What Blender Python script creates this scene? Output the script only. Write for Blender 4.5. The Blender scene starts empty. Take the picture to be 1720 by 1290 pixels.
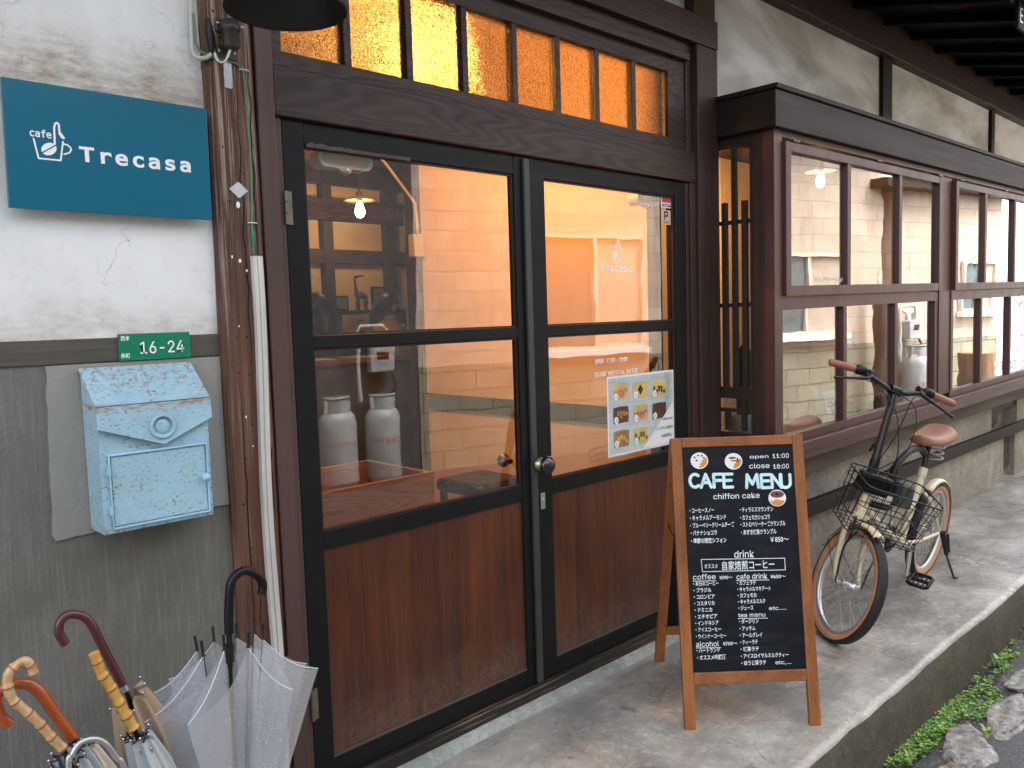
import bpy, bmesh, math, random
from mathutils import Vector, Matrix, noise
R_ = math.radians
S = bpy.context.scene
C = S.collection

# ---------------------------------------------------------------- camera
cam_d = bpy.data.cameras.new("camera"); cam = bpy.data.objects.new("camera", cam_d); C.objects.link(cam)
yaw, pitch, roll = R_(43.75), R_(-4.645), R_(-1.775)
fw = Vector((math.sin(yaw)*math.cos(pitch), math.cos(yaw)*math.cos(pitch), math.sin(pitch)))
r0 = Vector((math.cos(yaw), -math.sin(yaw), 0)); u0 = r0.cross(fw)
rt = math.cos(roll)*r0 + math.sin(roll)*u0; up = -math.sin(roll)*r0 + math.cos(roll)*u0
M = Matrix((rt, up, -fw)).transposed().to_4x4(); M.translation = Vector((0, -2.068, 1.42))
cam.matrix_world = M
cam_d.sensor_width = 36; cam_d.lens = 1370/1720*36; cam_d.clip_start = 0.02; cam_d.clip_end = 500
S.camera = cam

# ---------------------------------------------------------------- world + sun (overcast)
w = bpy.data.worlds.new("World"); S.world = w; w.use_nodes = True
nt = w.node_tree; nt.nodes.clear()
sky = nt.nodes.new('ShaderNodeTexSky'); sky.sky_type = 'NISHITA'; sky.sun_disc = False
SUN_EL, SUN_AZ = R_(60), R_(20)      # azimuth measured from +y (north) clockwise
sky.sun_elevation = SUN_EL; sky.sun_rotation = SUN_AZ; sky.dust_density = 3.0; sky.ozone_density = 1.0
hs = nt.nodes.new('ShaderNodeHueSaturation'); hs.inputs['Saturation'].default_value = 0.25
bg = nt.nodes.new('ShaderNodeBackground'); bg.inputs[1].default_value = 0.15
wo = nt.nodes.new('ShaderNodeOutputWorld')
nt.links.new(sky.outputs[0], hs.inputs['Color']); nt.links.new(hs.outputs[0], bg.inputs[0]); nt.links.new(bg.outputs[0], wo.inputs[0])
sl = bpy.data.lights.new("sun", 'SUN'); sl.energy = 1.5; sl.angle = R_(40); sl.color = (1, .96, .9)
so = bpy.data.objects.new("sun", sl); C.objects.link(so)
sd = Vector((math.sin(SUN_AZ)*math.cos(SUN_EL), math.cos(SUN_AZ)*math.cos(SUN_EL), math.sin(SUN_EL)))
so.rotation_euler = sd.to_track_quat('Z', 'Y').to_euler()
S.view_settings.view_transform = 'Standard'; S.view_settings.look = 'None'
S.view_settings.exposure = 2.7; S.view_settings.gamma = 1
S.render.engine = 'CYCLES'
cy = S.cycles
cy.use_denoising = True
cy.max_bounces = 10; cy.diffuse_bounces = 5; cy.glossy_bounces = 5; cy.transmission_bounces = 8; cy.transparent_max_bounces = 24
cy.sample_clamp_indirect = 6.0; cy.caustics_refractive = True; cy.caustics_reflective = False; cy.blur_glossy = 0.5

# ---------------------------------------------------------------- materials
class NT:
    def __init__(s, name):
        m = bpy.data.materials.new(name); m.use_nodes = True; s.m = m; s.t = m.node_tree; s.t.nodes.clear()
        s.out = s.n('OutputMaterial'); s.p = s.n('BsdfPrincipled'); s.l(s.p.outputs[0], s.out.inputs[0])
        s.tc = s.n('TexCoord')
    def n(s, t, **kw):
        nd = s.t.nodes.new('ShaderNode'+t)
        for k, v in kw.items(): setattr(nd, k, v)
        return nd
    def l(s, a, b): s.t.links.new(a, b)
    def map(s, scale, loc=(0,0,0), rot=(0,0,0), src=None):
        m = s.n('Mapping'); m.inputs['Scale'].default_value = scale; m.inputs['Location'].default_value = loc; m.inputs['Rotation'].default_value = rot
        s.l(src or s.tc.outputs['Object'], m.inputs[0]); return m.outputs[0]
    def noise(s, vec, scale=1., detail=5., rough=.55, dist=0.):
        n = s.n('TexNoise'); n.inputs['Scale'].default_value = scale; n.inputs['Detail'].default_value = detail
        n.inputs['Roughness'].default_value = rough; n.inputs['Distortion'].default_value = dist
        s.l(vec, n.inputs['Vector']); return n.outputs['Fac']
    def ramp(s, fac, stops, interp='LINEAR'):
        r = s.n('ValToRGB'); e = r.color_ramp.elements; r.color_ramp.interpolation = interp
        while len(e) < len(stops): e.new(.5)
        for k, (p, c) in enumerate(stops):
            e[k].position = p; e[k].color = (c, c, c, 1) if not hasattr(c, '__len__') else (*c[:3], 1)
        s.l(fac, r.inputs[0]); return r.outputs[0]
    def mix(s, fac, a, b, mode='MIX'):
        m = s.n('Mix', data_type='RGBA', blend_type=mode)
        if hasattr(fac, 'links'): s.l(fac, m.inputs[0])
        else: m.inputs[0].default_value = fac
        for v, i in ((a, 6), (b, 7)):
            if hasattr(v, 'links'): s.l(v, m.inputs[i])
            else: m.inputs[i].default_value = (*v[:3], 1)
        return m.outputs[2]
    def math(s, op, a, b=0., c=None):
        m = s.n('Math', operation=op)
        for i, v in enumerate((a, b)):
            if hasattr(v, 'links'): s.l(v, m.inputs[i])
            else: m.inputs[i].default_value = v
        m.use_clamp = False
        return m.outputs[0]
    def sep(s, src=None):
        x = s.n('SeparateXYZ'); s.l(src or s.tc.outputs['Object'], x.inputs[0]); return x.outputs
    def bump(s, h, strength=.3, dist=.01, prev=None):
        b = s.n('Bump'); b.inputs['Strength'].default_value = strength; b.inputs['Distance'].default_value = dist
        s.l(h, b.inputs['Height'])
        if prev is not None: s.l(prev, b.inputs['Normal'])
        s.l(b.outputs[0], s.p.inputs['Normal']); return b.outputs[0]
    def set(s, **kw):
        for k, v in kw.items():
            k = {'col': 'Base Color', 'rough': 'Roughness', 'metal': 'Metallic', 'spec': 'Specular IOR Level', 'coat': 'Coat Weight', 'coatr': 'Coat Roughness',
                 'trans': 'Transmission Weight', 'ior': 'IOR', 'alpha': 'Alpha', 'emc': 'Emission Color', 'ems': 'Emission Strength'}[k]
            i = s.p.inputs[k]
            if hasattr(v, 'links'): s.l(v, i)
            elif hasattr(v, '__len__'): i.default_value = (*v[:3], 1)
            else: i.default_value = v
        return s

def plain(name, col, rough=.5, metal=0., spec=.5, var=.12, rv=1., bump=0., bscale=60, coat=0., emit=0.):
    t = NT(name)
    n = t.noise(t.map((1,1,1)), 9, 5)
    a = tuple(c*(1-var) for c in col); b = tuple(min(1, c*(1+var)) for c in col)
    t.set(col=t.ramp(n, [(.3, a), (.7, b)]), metal=metal, spec=spec, coat=coat)
    t.set(rough=t.ramp(n, [(.3, max(0, rough-.06*rv)), (.7, min(1, rough+.08*rv))]))
    if bump: t.bump(t.noise(t.map((1,1,1)), bscale, 4), bump, .004)
    if emit: t.set(emc=col, ems=emit)
    return t.m

def wood(name, dark, light, axis, grain=1., rough=.55, bump=.35, spec=.4, coat=0., weather=None, cathedral=.0, scuff=None):
    """grain runs along axis 0/1/2 of the object's own coordinates"""
    t = NT(name)
    sc = [14*grain]*3; sc[axis] = .7*grain
    v = t.map(tuple(sc))
    n1 = t.noise(v, 1., 7, .6, .6)
    s2 = [130*grain]*3; s2[axis] = 2.2*grain
    n2 = t.noise(t.map(tuple(s2)), 1., 3, .6)
    g = t.math('ADD', t.math('MULTIPLY', n1, .65), t.math('MULTIPLY', n2, .35))
    if cathedral:
        s3 = [5.]*3; s3[axis] = .55
        nn = t.noise(t.map(tuple(s3)), 1., 2, .4, .2)
        rings = t.math('ADD', t.math('MULTIPLY', t.math('SINE', t.math('MULTIPLY', nn, 230.)), .5), .5)
        g = t.math('ADD', t.math('MULTIPLY', g, 1-cathedral), t.math('MULTIPLY', rings, cathedral))
    col = t.ramp(g, [(.28, dark), (.72, light)])
    big = t.noise(t.map((2.3, 2.3, 2.3), (3, 1, 7)), 1., 4)
    col = t.mix(t.ramp(big, [(.35, 0), (.75, .55)]), col, tuple(c*.62 for c in dark))
    if weather:
        wn = t.noise(t.map(tuple(x*.6 for x in s2), (9, 4, 2)), 1., 6, .7)
        big2 = t.noise(t.map((1.6,)*3, (5, 9, 1)), 1., 4)
        f = t.math('MULTIPLY', t.ramp(wn, [(.5, 0), (.62, 1)]), t.ramp(big2, [(.42, 0), (.65, 1)]))
        col = t.mix(f, col, weather)
    if scuff:
        s5 = [210.]*3; s5[axis] = 7.
        sc_ = t.math('MULTIPLY', t.ramp(t.noise(t.map(tuple(s5), (2, 2, 5)), 1., 3), [(.69, 0), (.72, 1)]), t.ramp(t.noise(t.map((4, 4, 4), (7, 1, 3)), 1., 4), [(.5, 0), (.62, .6)]))
        col = t.mix(sc_, col, scuff)
        z5 = t.math('ADD', t.sep()[2], t.math('MULTIPLY', t.math('SUBTRACT', t.noise(t.map((7, 7, 9)), 1., 6, .7), .5), .35))
        mr = t.n('MapRange'); mr.inputs[1].default_value = .34; mr.inputs[2].default_value = .12; mr.interpolation_type = 'SMOOTHSTEP'; t.l(z5, mr.inputs[0])
        col = t.mix(t.math('MULTIPLY', t.math('MULTIPLY', mr.outputs[0], t.ramp(t.noise(t.map((60, 60, 40)), 1., 5, .7), [(.4, .3), (.6, 1)])), .42), col, (.16, .12, .09))
    t.set(col=col, spec=spec, coat=coat, coatr=.15)
    t.set(rough=t.ramp(g, [(.2, min(1, rough+.12)), (.8, max(.05, rough-.08))]))
    t.bump(g, bump, .004)
    return t.m

def plaster():
    t = NT("white_plaster")
    b = t.noise(t.map((1,1,1)), 1.7, 6, .6, .4); f = t.noise(t.map((1,1,1)), 38, 4)
    col = t.ramp(b, [(.3, (.62, .61, .58)), (.5, (.74, .735, .71)), (.7, (.80, .795, .78))])
    col = t.mix(t.ramp(f, [(.55, 0), (.8, .25)]), col, (.5, .47, .42))
    x, y, z = t.sep()
    # brown rain stain above the sign, and above the dado rail  (world metres)
    zz = t.math('ADD', z, t.math('MULTIPLY', t.math('SUBTRACT', t.noise(t.map((6, 6, 3)), 1., 5, .6), .5), .22))
    st = t.math('MULTIPLY', t.ramp(zz, [(.0, 0), (1, 1)]), 1.)
    def band(z0, z1, z2):
        m = t.n('MapRange'); m.inputs[1].default_value = z0; m.inputs[2].default_value = z1; m.interpolation_type = 'SMOOTHSTEP'
        t.l(zz, m.inputs[0])
        m2 = t.n('MapRange'); m2.inputs[1].default_value = z1; m2.inputs[2].default_value = z2; m2.inputs[3].default_value = 1; m2.inputs[4].default_value = 0; m2.interpolation_type = 'SMOOTHSTEP'
        t.l(zz, m2.inputs[0]); return t.math('MULTIPLY', m.outputs[0], m2.outputs[0])
    fine = t.ramp(t.noise(t.map((22, 22, 60)), 1., 6, .7), [(.35, .25), (.65, 1)])
    s1 = t.math('MULTIPLY', band(1.91, 1.975, 2.13), fine)
    col = t.mix(t.math('MULTIPLY', s1, .9), col, (.30, .225, .14))
    s2 = t.math('MULTIPLY', band(1.36, 1.405, 1.50), fine)
    col = t.mix(t.math('MULTIPLY', s2, .55), col, (.36, .28, .19))
    # hairline cracks
    vo = t.n('TexVoronoi', feature='DISTANCE_TO_EDGE'); vo.inputs['Scale'].default_value = 3.1
    ad = t.n('VectorMath', operation='ADD'); t.l(t.map((1,1,1)), ad.inputs[0])
    nz = t.n('TexNoise'); nz.inputs['Scale'].default_value = 6; nz.inputs['Detail'].default_value = 6
    t.l(t.map((1,1,1)), nz.inputs['Vector'])
    mu = t.n('VectorMath', operation='SCALE'); mu.inputs[3].default_value = .35; t.l(nz.outputs['Color'], mu.inputs[0]); t.l(mu.outputs[0], ad.inputs[1])
    t.l(ad.outputs[0], vo.inputs['Vector'])
    cr = t.math('MULTIPLY', t.ramp(vo.outputs['Distance'], [(0, 1), (.0035, 0)]), t.ramp(t.noise(t.map((1,1,1), (4,0,2)), 2.6, 3), [(.54, 0), (.62, 1)]))
    col = t.mix(t.math('MULTIPLY', cr, .7), col, (.22, .19, .16))
    t.set(col=col, rough=.85, spec=.2)
    t.bump(t.math('SUBTRACT', t.math('ADD', t.noise(t.map((1,1,1)), 55, 6, .6), t.math('MULTIPLY', b, 1.5)), cr), .35, .006)
    return t.m

def upper_plaster():
    t = NT("grey_stained_plaster")
    b = t.noise(t.map((.9, 1, 2.2), rot=(0, R_(38), 0)), 1.25, 6, .55, .4)
    col = t.ramp(b, [(.32, (.30, .29, .255)), (.46, (.47, .465, .43)), (.58, (.70, .70, .69)), (.7, (.78, .785, .78))])
    t.set(col=col, rough=.85, spec=.2)
    t.bump(t.noise(t.map((1,1,1)), 30, 5), .3, .005)
    return t.m

def mortar(name, a, b, comb=1.):
    t = NT(name)
    n = t.noise(t.map((1,1,1)), 2.2, 6, .6, .3); f = t.noise(t.map((120, 120, 7)), 1., 5, .7)
    f2 = t.noise(t.map((1,1,1)), 90, 4)
    col = t.ramp(n, [(.3, a), (.7, b)])
    col = t.mix(t.math('MULTIPLY', t.ramp(f, [(.5, 0), (.75, .55)]), comb), col, tuple(min(1, c*1.45) for c in b))
    streak = t.noise(t.map((26, 26, 1.1), (3,3,3)), 1., 5, .7)
    col = t.mix(t.ramp(streak, [(.56, 0), (.78, .22*comb)]), col, (.24, .21, .15))
    t.set(col=col, rough=.8, spec=.25)
    h = t.math('ADD', t.math('MULTIPLY', f, .9*comb), t.math('MULTIPLY', f2, .5 if comb > .5 else 1.0))
    t.bump(h, .9 if comb > .5 else .3, .006)
    return t.m

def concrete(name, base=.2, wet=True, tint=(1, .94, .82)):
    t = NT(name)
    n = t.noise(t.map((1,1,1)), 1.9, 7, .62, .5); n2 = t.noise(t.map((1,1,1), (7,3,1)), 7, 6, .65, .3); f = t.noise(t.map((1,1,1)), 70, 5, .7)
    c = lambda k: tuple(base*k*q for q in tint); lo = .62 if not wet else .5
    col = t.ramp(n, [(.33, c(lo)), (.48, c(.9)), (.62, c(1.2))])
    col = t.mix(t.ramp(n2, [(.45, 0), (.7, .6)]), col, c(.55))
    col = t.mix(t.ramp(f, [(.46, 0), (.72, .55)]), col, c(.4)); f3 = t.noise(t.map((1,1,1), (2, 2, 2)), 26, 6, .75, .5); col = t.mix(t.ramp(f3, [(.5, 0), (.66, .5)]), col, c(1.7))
    if wet:
        gr = t.n('TexVoronoi'); gr.inputs['Scale'].default_value = 62; t.l(t.map((1,1,1)), gr.inputs['Vector'])
        spk = t.math('MULTIPLY', t.ramp(gr.outputs['Distance'], [(.10, 1), (.2, 0)]), t.ramp(t.noise(t.map((1,1,1), (1, 8, 0)), 17, 3), [(.52, 0), (.6, 1)]))
        col = t.mix(t.math('MULTIPLY', spk, .8), col, (.045, .038, .03))
        bl = t.ramp(t.noise(t.map((1,1,1), (6, 2, 0)), 6.5, 7, .7, .6), [(.60, 0), (.66, .7)])
        col = t.mix(bl, col, c(.33))
        cv = t.n('TexVoronoi', feature='DISTANCE_TO_EDGE'); cv.inputs['Scale'].default_value = 1.1
        wv = t.n('VectorMath', operation='SCALE'); wv.inputs[3].default_value = .3; nz = t.n('TexNoise'); nz.inputs['Scale'].default_value = 5; nz.inputs['Detail'].default_value = 7; t.l(t.map((1,1,1)), nz.inputs['Vector']); t.l(nz.outputs['Color'], wv.inputs[0])
        av = t.n('VectorMath', operation='ADD'); t.l(t.map((1,1,1)), av.inputs[0]); t.l(wv.outputs[0], av.inputs[1]); t.l(av.outputs[0], cv.inputs['Vector'])
        crk = t.math('MULTIPLY', t.ramp(cv.outputs['Distance'], [(0, 1), (.004, 0)]), t.ramp(t.noise(t.map((1,1,1), (9, 4, 0)), 1.6, 3), [(.5, 0), (.56, 1)]))
        col = t.mix(t.math('MULTIPLY', crk, .75), col, (.06, .05, .04))
        x, y, z = t.sep()
        # scuffed ochre film near the front of the doorway, pale dry strip along the sill
        o = t.noise(t.map((24, 24, 24), (2, 5, 0)), 1., 8, .8, .4)
        m = t.n('MapRange'); m.inputs[1].default_value = 3.1; m.inputs[2].default_value = 2.5; t.l(x, m.inputs[0])
        col = t.mix(t.math('MULTIPLY', t.ramp(o, [(.5, 0), (.58, .75)]), t.math('MULTIPLY', m.outputs[0], t.ramp(t.noise(t.map((3, 3, 3), (5, 2, 0)), 1., 4), [(.42, 0), (.58, 1)]))), col, (.50, .42, .29))
        yy = t.math('ADD', y, t.math('MULTIPLY', t.math('SUBTRACT', t.noise(t.map((5, 5, 5)), 1., 5), .5), .35))
        m2 = t.n('MapRange'); m2.inputs[1].default_value = -.22; m2.inputs[2].default_value = -.07; m2.interpolation_type = 'SMOOTHSTEP'; t.l(yy, m2.inputs[0])
        col = t.mix(t.math('MULTIPLY', m2.outputs[0], .75), col, (.42, .40, .35))
        pu = t.ramp(t.noise(t.map((1.0, 1.8, 1), (1.3, .4, 0)), 1.9, 6, .6), [(.36, 1), (.64, 0)])
        col = t.mix(t.math('MULTIPLY', pu, .72), col, c(.34))
        t.set(rough=t.ramp(pu, [(0, .55), (1, .14)]))
    else: t.set(rough=.8)
    t.set(col=col, spec=.45)
    t.bump(t.math('ADD', t.math('MULTIPLY', f, .7), t.math('ADD', n2, t.math('MULTIPLY', f3, .6))), .45 if wet else .7, .007)
    return t.m

def block_wall(name, bw, bh, c1, c2, mort, mo=.008):
    t = NT(name)
    # u = x + y so that the pattern also runs on return faces, v = z
    x, y, z = t.sep(); cb = t.n('CombineXYZ'); t.l(t.math('ADD', x, y), cb.inputs[0]); t.l(z, cb.inputs[1])
    br = t.n('TexBrick'); br.offset = .5; br.inputs['Scale'].default_value = 1
    br.inputs['Brick Width'].default_value = bw; br.inputs['Row Height'].default_value = bh; br.inputs['Mortar Size'].default_value = mo; br.inputs['Mortar Smooth'].default_value = .2
    br.inputs['Color1'].default_value = (*c1, 1); br.inputs['Color2'].default_value = (*c2, 1); br.inputs['Mortar'].default_value = (*mort, 1)
    t.l(cb.outputs[0], br.inputs['Vector'])
    n = t.noise(t.map((1,1,1)), 2.4, 6, .65, .3)
    col = t.mix(t.ramp(n, [(.4, 0), (.75, .55)]), br.outputs['Color'], tuple(c*.5 for c in c1))
    col = t.mix(t.ramp(t.noise(t.map((9, 9, 1.2)), 1., 5), [(.56, 0), (.75, .4)]), col, (.2, .19, .15))
    t.set(col=col, rough=.85, spec=.2)
    t.bump(t.math('SUBTRACT', t.noise(t.map((1,1,1)), 60, 4), br.outputs['Fac']), .5, .006)
    return t.m

def glass(name, gain=2.0, tint=(1, 1, 1), base=.0):
    """window glass: light passes straight through, reflection rises with angle"""
    t = NT(name); t.t.nodes.remove(t.p)
    fr = t.n('Fresnel'); fr.inputs['IOR'].default_value = 1.5
    ge = t.n('NewGeometry')                     # only the face turned to the viewer reflects; the far face of the pane would only repeat it
    f = t.math('MULTIPLY', t.math('MINIMUM', t.math('ADD', t.math('MULTIPLY', fr.outputs[0], gain), base), 1.), t.math('SUBTRACT', 1., ge.outputs['Backfacing']))
    tr = t.n('BsdfTransparent'); tr.inputs[0].default_value = (*tint, 1)
    gl = t.n('BsdfGlossy'); gl.inputs['Roughness'].default_value = 0.0
    bp = t.n('Bump'); bp.inputs['Strength'].default_value = .06; bp.inputs['Distance'].default_value = .01
    t.l(t.noise(t.map((1,1,1)), 3.2, 2), bp.inputs['Height']); t.l(bp.outputs[0], gl.inputs['Normal'])
    mx = t.n('MixShader'); t.l(f, mx.inputs[0]); t.l(tr.outputs[0], mx.inputs[1]); t.l(gl.outputs[0], mx.inputs[2])
    t.l(mx.outputs[0], t.out.inputs[0]); return t.m

def pebbled_glass(name):
    t = NT(name); t.t.nodes.remove(t.p)
    rf = t.n('BsdfRefraction'); rf.inputs['IOR'].default_value = 1.28; rf.inputs['Roughness'].default_value = .085; rf.inputs[0].default_value = (.95, .93, .9, 1)
    gl = t.n('BsdfGlossy'); gl.inputs['Roughness'].default_value = .15
    bp = t.n('Bump'); bp.inputs['Strength'].default_value = .75; bp.inputs['Distance'].default_value = .004
    vo = t.n('TexVoronoi'); vo.inputs['Scale'].default_value = 300
    t.l(t.map((1,1,1)), vo.inputs['Vector']); t.l(t.math('ADD', vo.outputs['Distance'], t.noise(t.map((1,1,1)), 120, 2)), bp.inputs['Height'])
    t.l(bp.outputs[0], rf.inputs['Normal']); t.l(bp.outputs[0], gl.inputs['Normal'])
    mx = t.n('MixShader'); mx.inputs[0].default_value = .06
    t.l(rf.outputs[0], mx.inputs[1]); t.l(gl.outputs[0], mx.inputs[2]); t.l(mx.outputs[0], t.out.inputs[0]); return t.m

def rusty(name, col):
    t = NT(name)
    n = t.noise(t.map((1,1,1)), 5, 5); s = t.noise(t.map((110, 110, 190)), 1., 4, .65); big = t.noise(t.map((9, 9, 16), (3, 1, 1)), 1., 5, .65)
    c = t.ramp(n, [(.3, tuple(q*.88 for q in col)), (.7, tuple(min(1, q*1.06) for q in col))])
    m = t.math('MULTIPLY', t.ramp(s, [(.575, 0), (.625, 1)]), t.ramp(big, [(.42, .15), (.58, 1)]))
    c = t.mix(t.math('MULTIPLY', t.ramp(big, [(.5, 0), (.7, .35)]), 1.), c, (.34, .42, .30)); c = t.mix(m, c, (.20, .10, .035))
    # rust runs along the fold of the lid
    x, y, z = t.sep()
    a = t.n('MapRange'); a.inputs[1].default_value = .0; a.inputs[2].default_value = .016; a.inputs[3].default_value = 1; a.inputs[4].default_value = 0
    t.l(t.math('ABSOLUTE', t.math('SUBTRACT', z, .288)), a.inputs[0])
    m2 = t.math('MULTIPLY', a.outputs[0], t.ramp(t.noise(t.map((22, 22, 80)), 1., 5, .7), [(.45, 0), (.6, 1)]))
    c = t.mix(m2, c, (.30, .12, .03))
    zb = t.math('ADD', z, t.math('MULTIPLY', t.math('SUBTRACT', t.noise(t.map((40, 40, 14)), 1., 5, .7), .5), .05))
    for za, zc in ((.026, .004), (.305, .345)):         # rust creeping up from the bottom seam and over the lid
        mr = t.n('MapRange'); mr.inputs[1].default_value = za; mr.inputs[2].default_value = zc; t.l(zb, mr.inputs[0])
        c = t.mix(t.math('MULTIPLY', mr.outputs[0], t.ramp(t.noise(t.map((70, 70, 70)), 1., 5, .75), [(.50, 0), (.60, .8)])), c, (.27, .16, .07))
    t.set(col=c, rough=t.ramp(m, [(0, .42), (1, .85)]), spec=.4); t.bump(t.math('SUBTRACT', t.noise(t.map((1,1,1)), 30, 3), m), .25, .003)
    return t.m

MT = {}
def mats():
    m = MT
    m['plaster'] = plaster(); m['upper'] = upper_plaster()
    m['mortar'] = mortar("grey_mortar", (.125, .12, .102), (.185, .18, .158))
    m['patch'] = mortar("pale_mortar_patch", (.235, .228, .20), (.31, .30, .275), .06)
    m['rail_wood'] = wood("weathered_rail_wood", (.055, .047, .036), (.15, .135, .105), 0, 1.2, .75, .5)
    m['pillar'] = wood("old_pillar_wood", (.028, .011, .007), (.20, .088, .048), 2, 1.15, .65, .8, weather=(.42, .33, .27))
    m['jamb'] = wood("brown_painted_jamb", (.07, .037, .029), (.10, .056, .046), 2, .8, .5, .15)
    m['lintel'] = wood("dark_stained_lintel", (.014, .006, .004), (.052, .024, .016), 0, 1., .5, .3, cathedral=.22)
    m['post'] = wood("dark_stained_post", (.016, .007, .005), (.066, .028, .019), 2, 1., .55, .35)
    m['lattice'] = wood("dark_lattice_wood", (.012, .007, .005), (.036, .021, .015), 2, 1., .6, .25)
    m['redx'] = wood("red_brown_paint_long", (.062, .024, .021), (.105, .043, .037), 0, .7, .42, .12)
    m['redz'] = wood("red_brown_paint_upright", (.055, .019, .017), (.095, .034, .03), 2, .7, .42, .12)
    m['canopy'] = wood("black_stained_canopy", (.006, .004, .003), (.020, .013, .0095), 0, 1., .55, .3, spec=.25)
    m['beam'] = wood("grey_weathered_beam", (.06, .045, .035), (.17, .135, .11), 0, 1., .7, .5)
    m['blackwood'] = wood("black_painted_door", (.0045, .0048, .005), (.010, .0107, .0112), 2, .8, .5, .12, spec=.2)
    m['blackwoodx'] = wood("black_painted_rail", (.0045, .0048, .005), (.010, .0107, .0112), 0, .8, .5, .12, spec=.2)
    m['sill'] = wood("worn_black_sill", (.009, .008, .007), (.026, .019, .014), 0, 1.3, .6, .6, weather=(.32, .2, .12))
    m['panel'] = wood("mahogany_panel", (.016, .0045, .0025), (.165, .042, .014), 2, .9, .34, .1, coat=.12, scuff=(.26, .13, .07))
    m['white_batten'] = wood("flaking_white_batten", (.45, .42, .37), (.82, .81, .77), 2, 1., .7, .5)
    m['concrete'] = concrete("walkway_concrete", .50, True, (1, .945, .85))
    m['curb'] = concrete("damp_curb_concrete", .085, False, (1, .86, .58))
    m['conc_wall'] = concrete("base_wall_concrete", .30, False, (1, .92, .78))
    m['step'] = concrete("green_grey_step", .36, False, (.95, 1, .9))
    m['glass'] = glass("door_glass", 3.0, (1, 1, 1), .02); m['bayglass'] = glass("bay_glass", 3.4, (.86, .88, .89), .07)
    m['pebble'] = pebbled_glass("pebbled_glass")
    m['steel'] = plain("galvanised_steel", (.46, .46, .45), .4, .9, var=.25); m['oldhinge'] = plain("dull_brass_hinge", (.16, .145, .11), .5, .5, var=.3)
    m['galv'] = plain("galvanised_tag", (.55, .57, .6), .45, .7, var=.45, bump=.3, bscale=220)
    m['brass'] = plain("worn_brass", (.55, .45, .25), .35, .9)
    m['darkmetal'] = plain("brown_enamel_metal", (.06, .048, .045), .4, .3)
    m['blackmetal'] = plain("black_metal", (.005, .005, .0055), .38, .0)
    m['knob'] = plain("black_lacquer_knob", (.012, .009, .008), .18, 0, coat=.5)
    m['bluesign'] = plain("teal_blue_enamel", (.0, .118, .195), .28, 0, spec=.4, rv=0, var=.0, coat=.0)
    m['white'] = plain("white_lettering", (.85, .86, .86), .5, var=.02)
    m['green'] = plain("green_enamel", (.0, .19, .085), .35, var=.08)
    m['mailbox'] = rusty("chipped_blue_paint", (.34, .53, .63))
    m['bluepaint'] = plain("pale_blue_paint", (.34, .54, .68), .4, var=.1)
    m['black_plastic'] = plain("black_plastic", (.005, .005, .0055), .42, spec=.3)
    m['cable_grey'] = plain("grey_cable", (.5, .49, .45), .5)
    m['cable_green'] = plain("green_cable", (.1, .2, .1), .5)
    m['cable_white'] = plain("white_cable", (.75, .72, .66), .5)
    m['soot'] = plain("black_enamel_shade", (.012, .011, .010), .45)
    # interior
    m['orange'] = plain("cream_interior_plaster", (.80, .56, .33), .8, var=.04, bump=.15)
    m['intwood'] = wood("interior_wood", (.16, .06, .02), (.36, .16, .06), 0, .8, .4, .1, cathedral=.3)
    m['intdark'] = wood("interior_dark_post", (.025, .011, .007), (.07, .03, .018), 2, 1., .5, .2)
    m['intdarkx'] = wood("interior_dark_beam", (.03, .02, .015), (.075, .045, .03), 0, 1., .5, .2)
    m['catchpale'] = plain("pale_light_catch_panel", (.6, .45, .3), .8); m['ceil'] = plain("dark_ceiling_boards", (.05, .035, .025), .7)
    m['floorwood'] = wood("floor_boards", (.14, .05, .017), (.3, .12, .045), 0, .7, .35, .1)
    m['leather'] = plain("black_vinyl", (.014, .013, .012), .3, var=.2)
    m['shelf'] = wood("grey_display_boards", (.32, .29, .26), (.58, .55, .51), 0, .8, .55, .2)
    m['cream'] = plain("cream_plastic", (.72, .66, .56), .4)
    def em(name, c, s):
        t = NT(name); t.set(col=c, emc=c, ems=s, rough=.4); return t.m
    m['bulb'] = em("lit_bulb", (1, .62, .25), 9.); m['bulbnear'] = em("lit_bulb_by_transom", (1, .56, .16), 60.)
    m['daypane'] = plain("white_far_door", (.8, .8, .78), .5)
    m['cardboard'] = plain("kraft_card", (.62, .46, .33), .8, var=.08)
    m['paper'] = plain("white_paper", (.82, .81, .78), .7, var=.03)
    m['moss'] = plain("moss", (.14, .17, .035), .9, var=.6, bump=.5)
    m['cactus'] = plain("cactus_green", (.06, .09, .03), .6, var=.3, bump=.3)
    m['chrome'] = plain("chrome", (.7, .7, .71), .15, 1.0)
    m['skin'] = plain("skin", (.55, .32, .22), .5); m['hair'] = plain("dark_hair", (.012, .008, .006), .45, var=.4)
    m['shirt'] = plain("cream_shirt", (.6, .45, .3), .8); m['darkshirt'] = plain("dark_shirt", (.03, .028, .03), .8)
mats()

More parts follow.
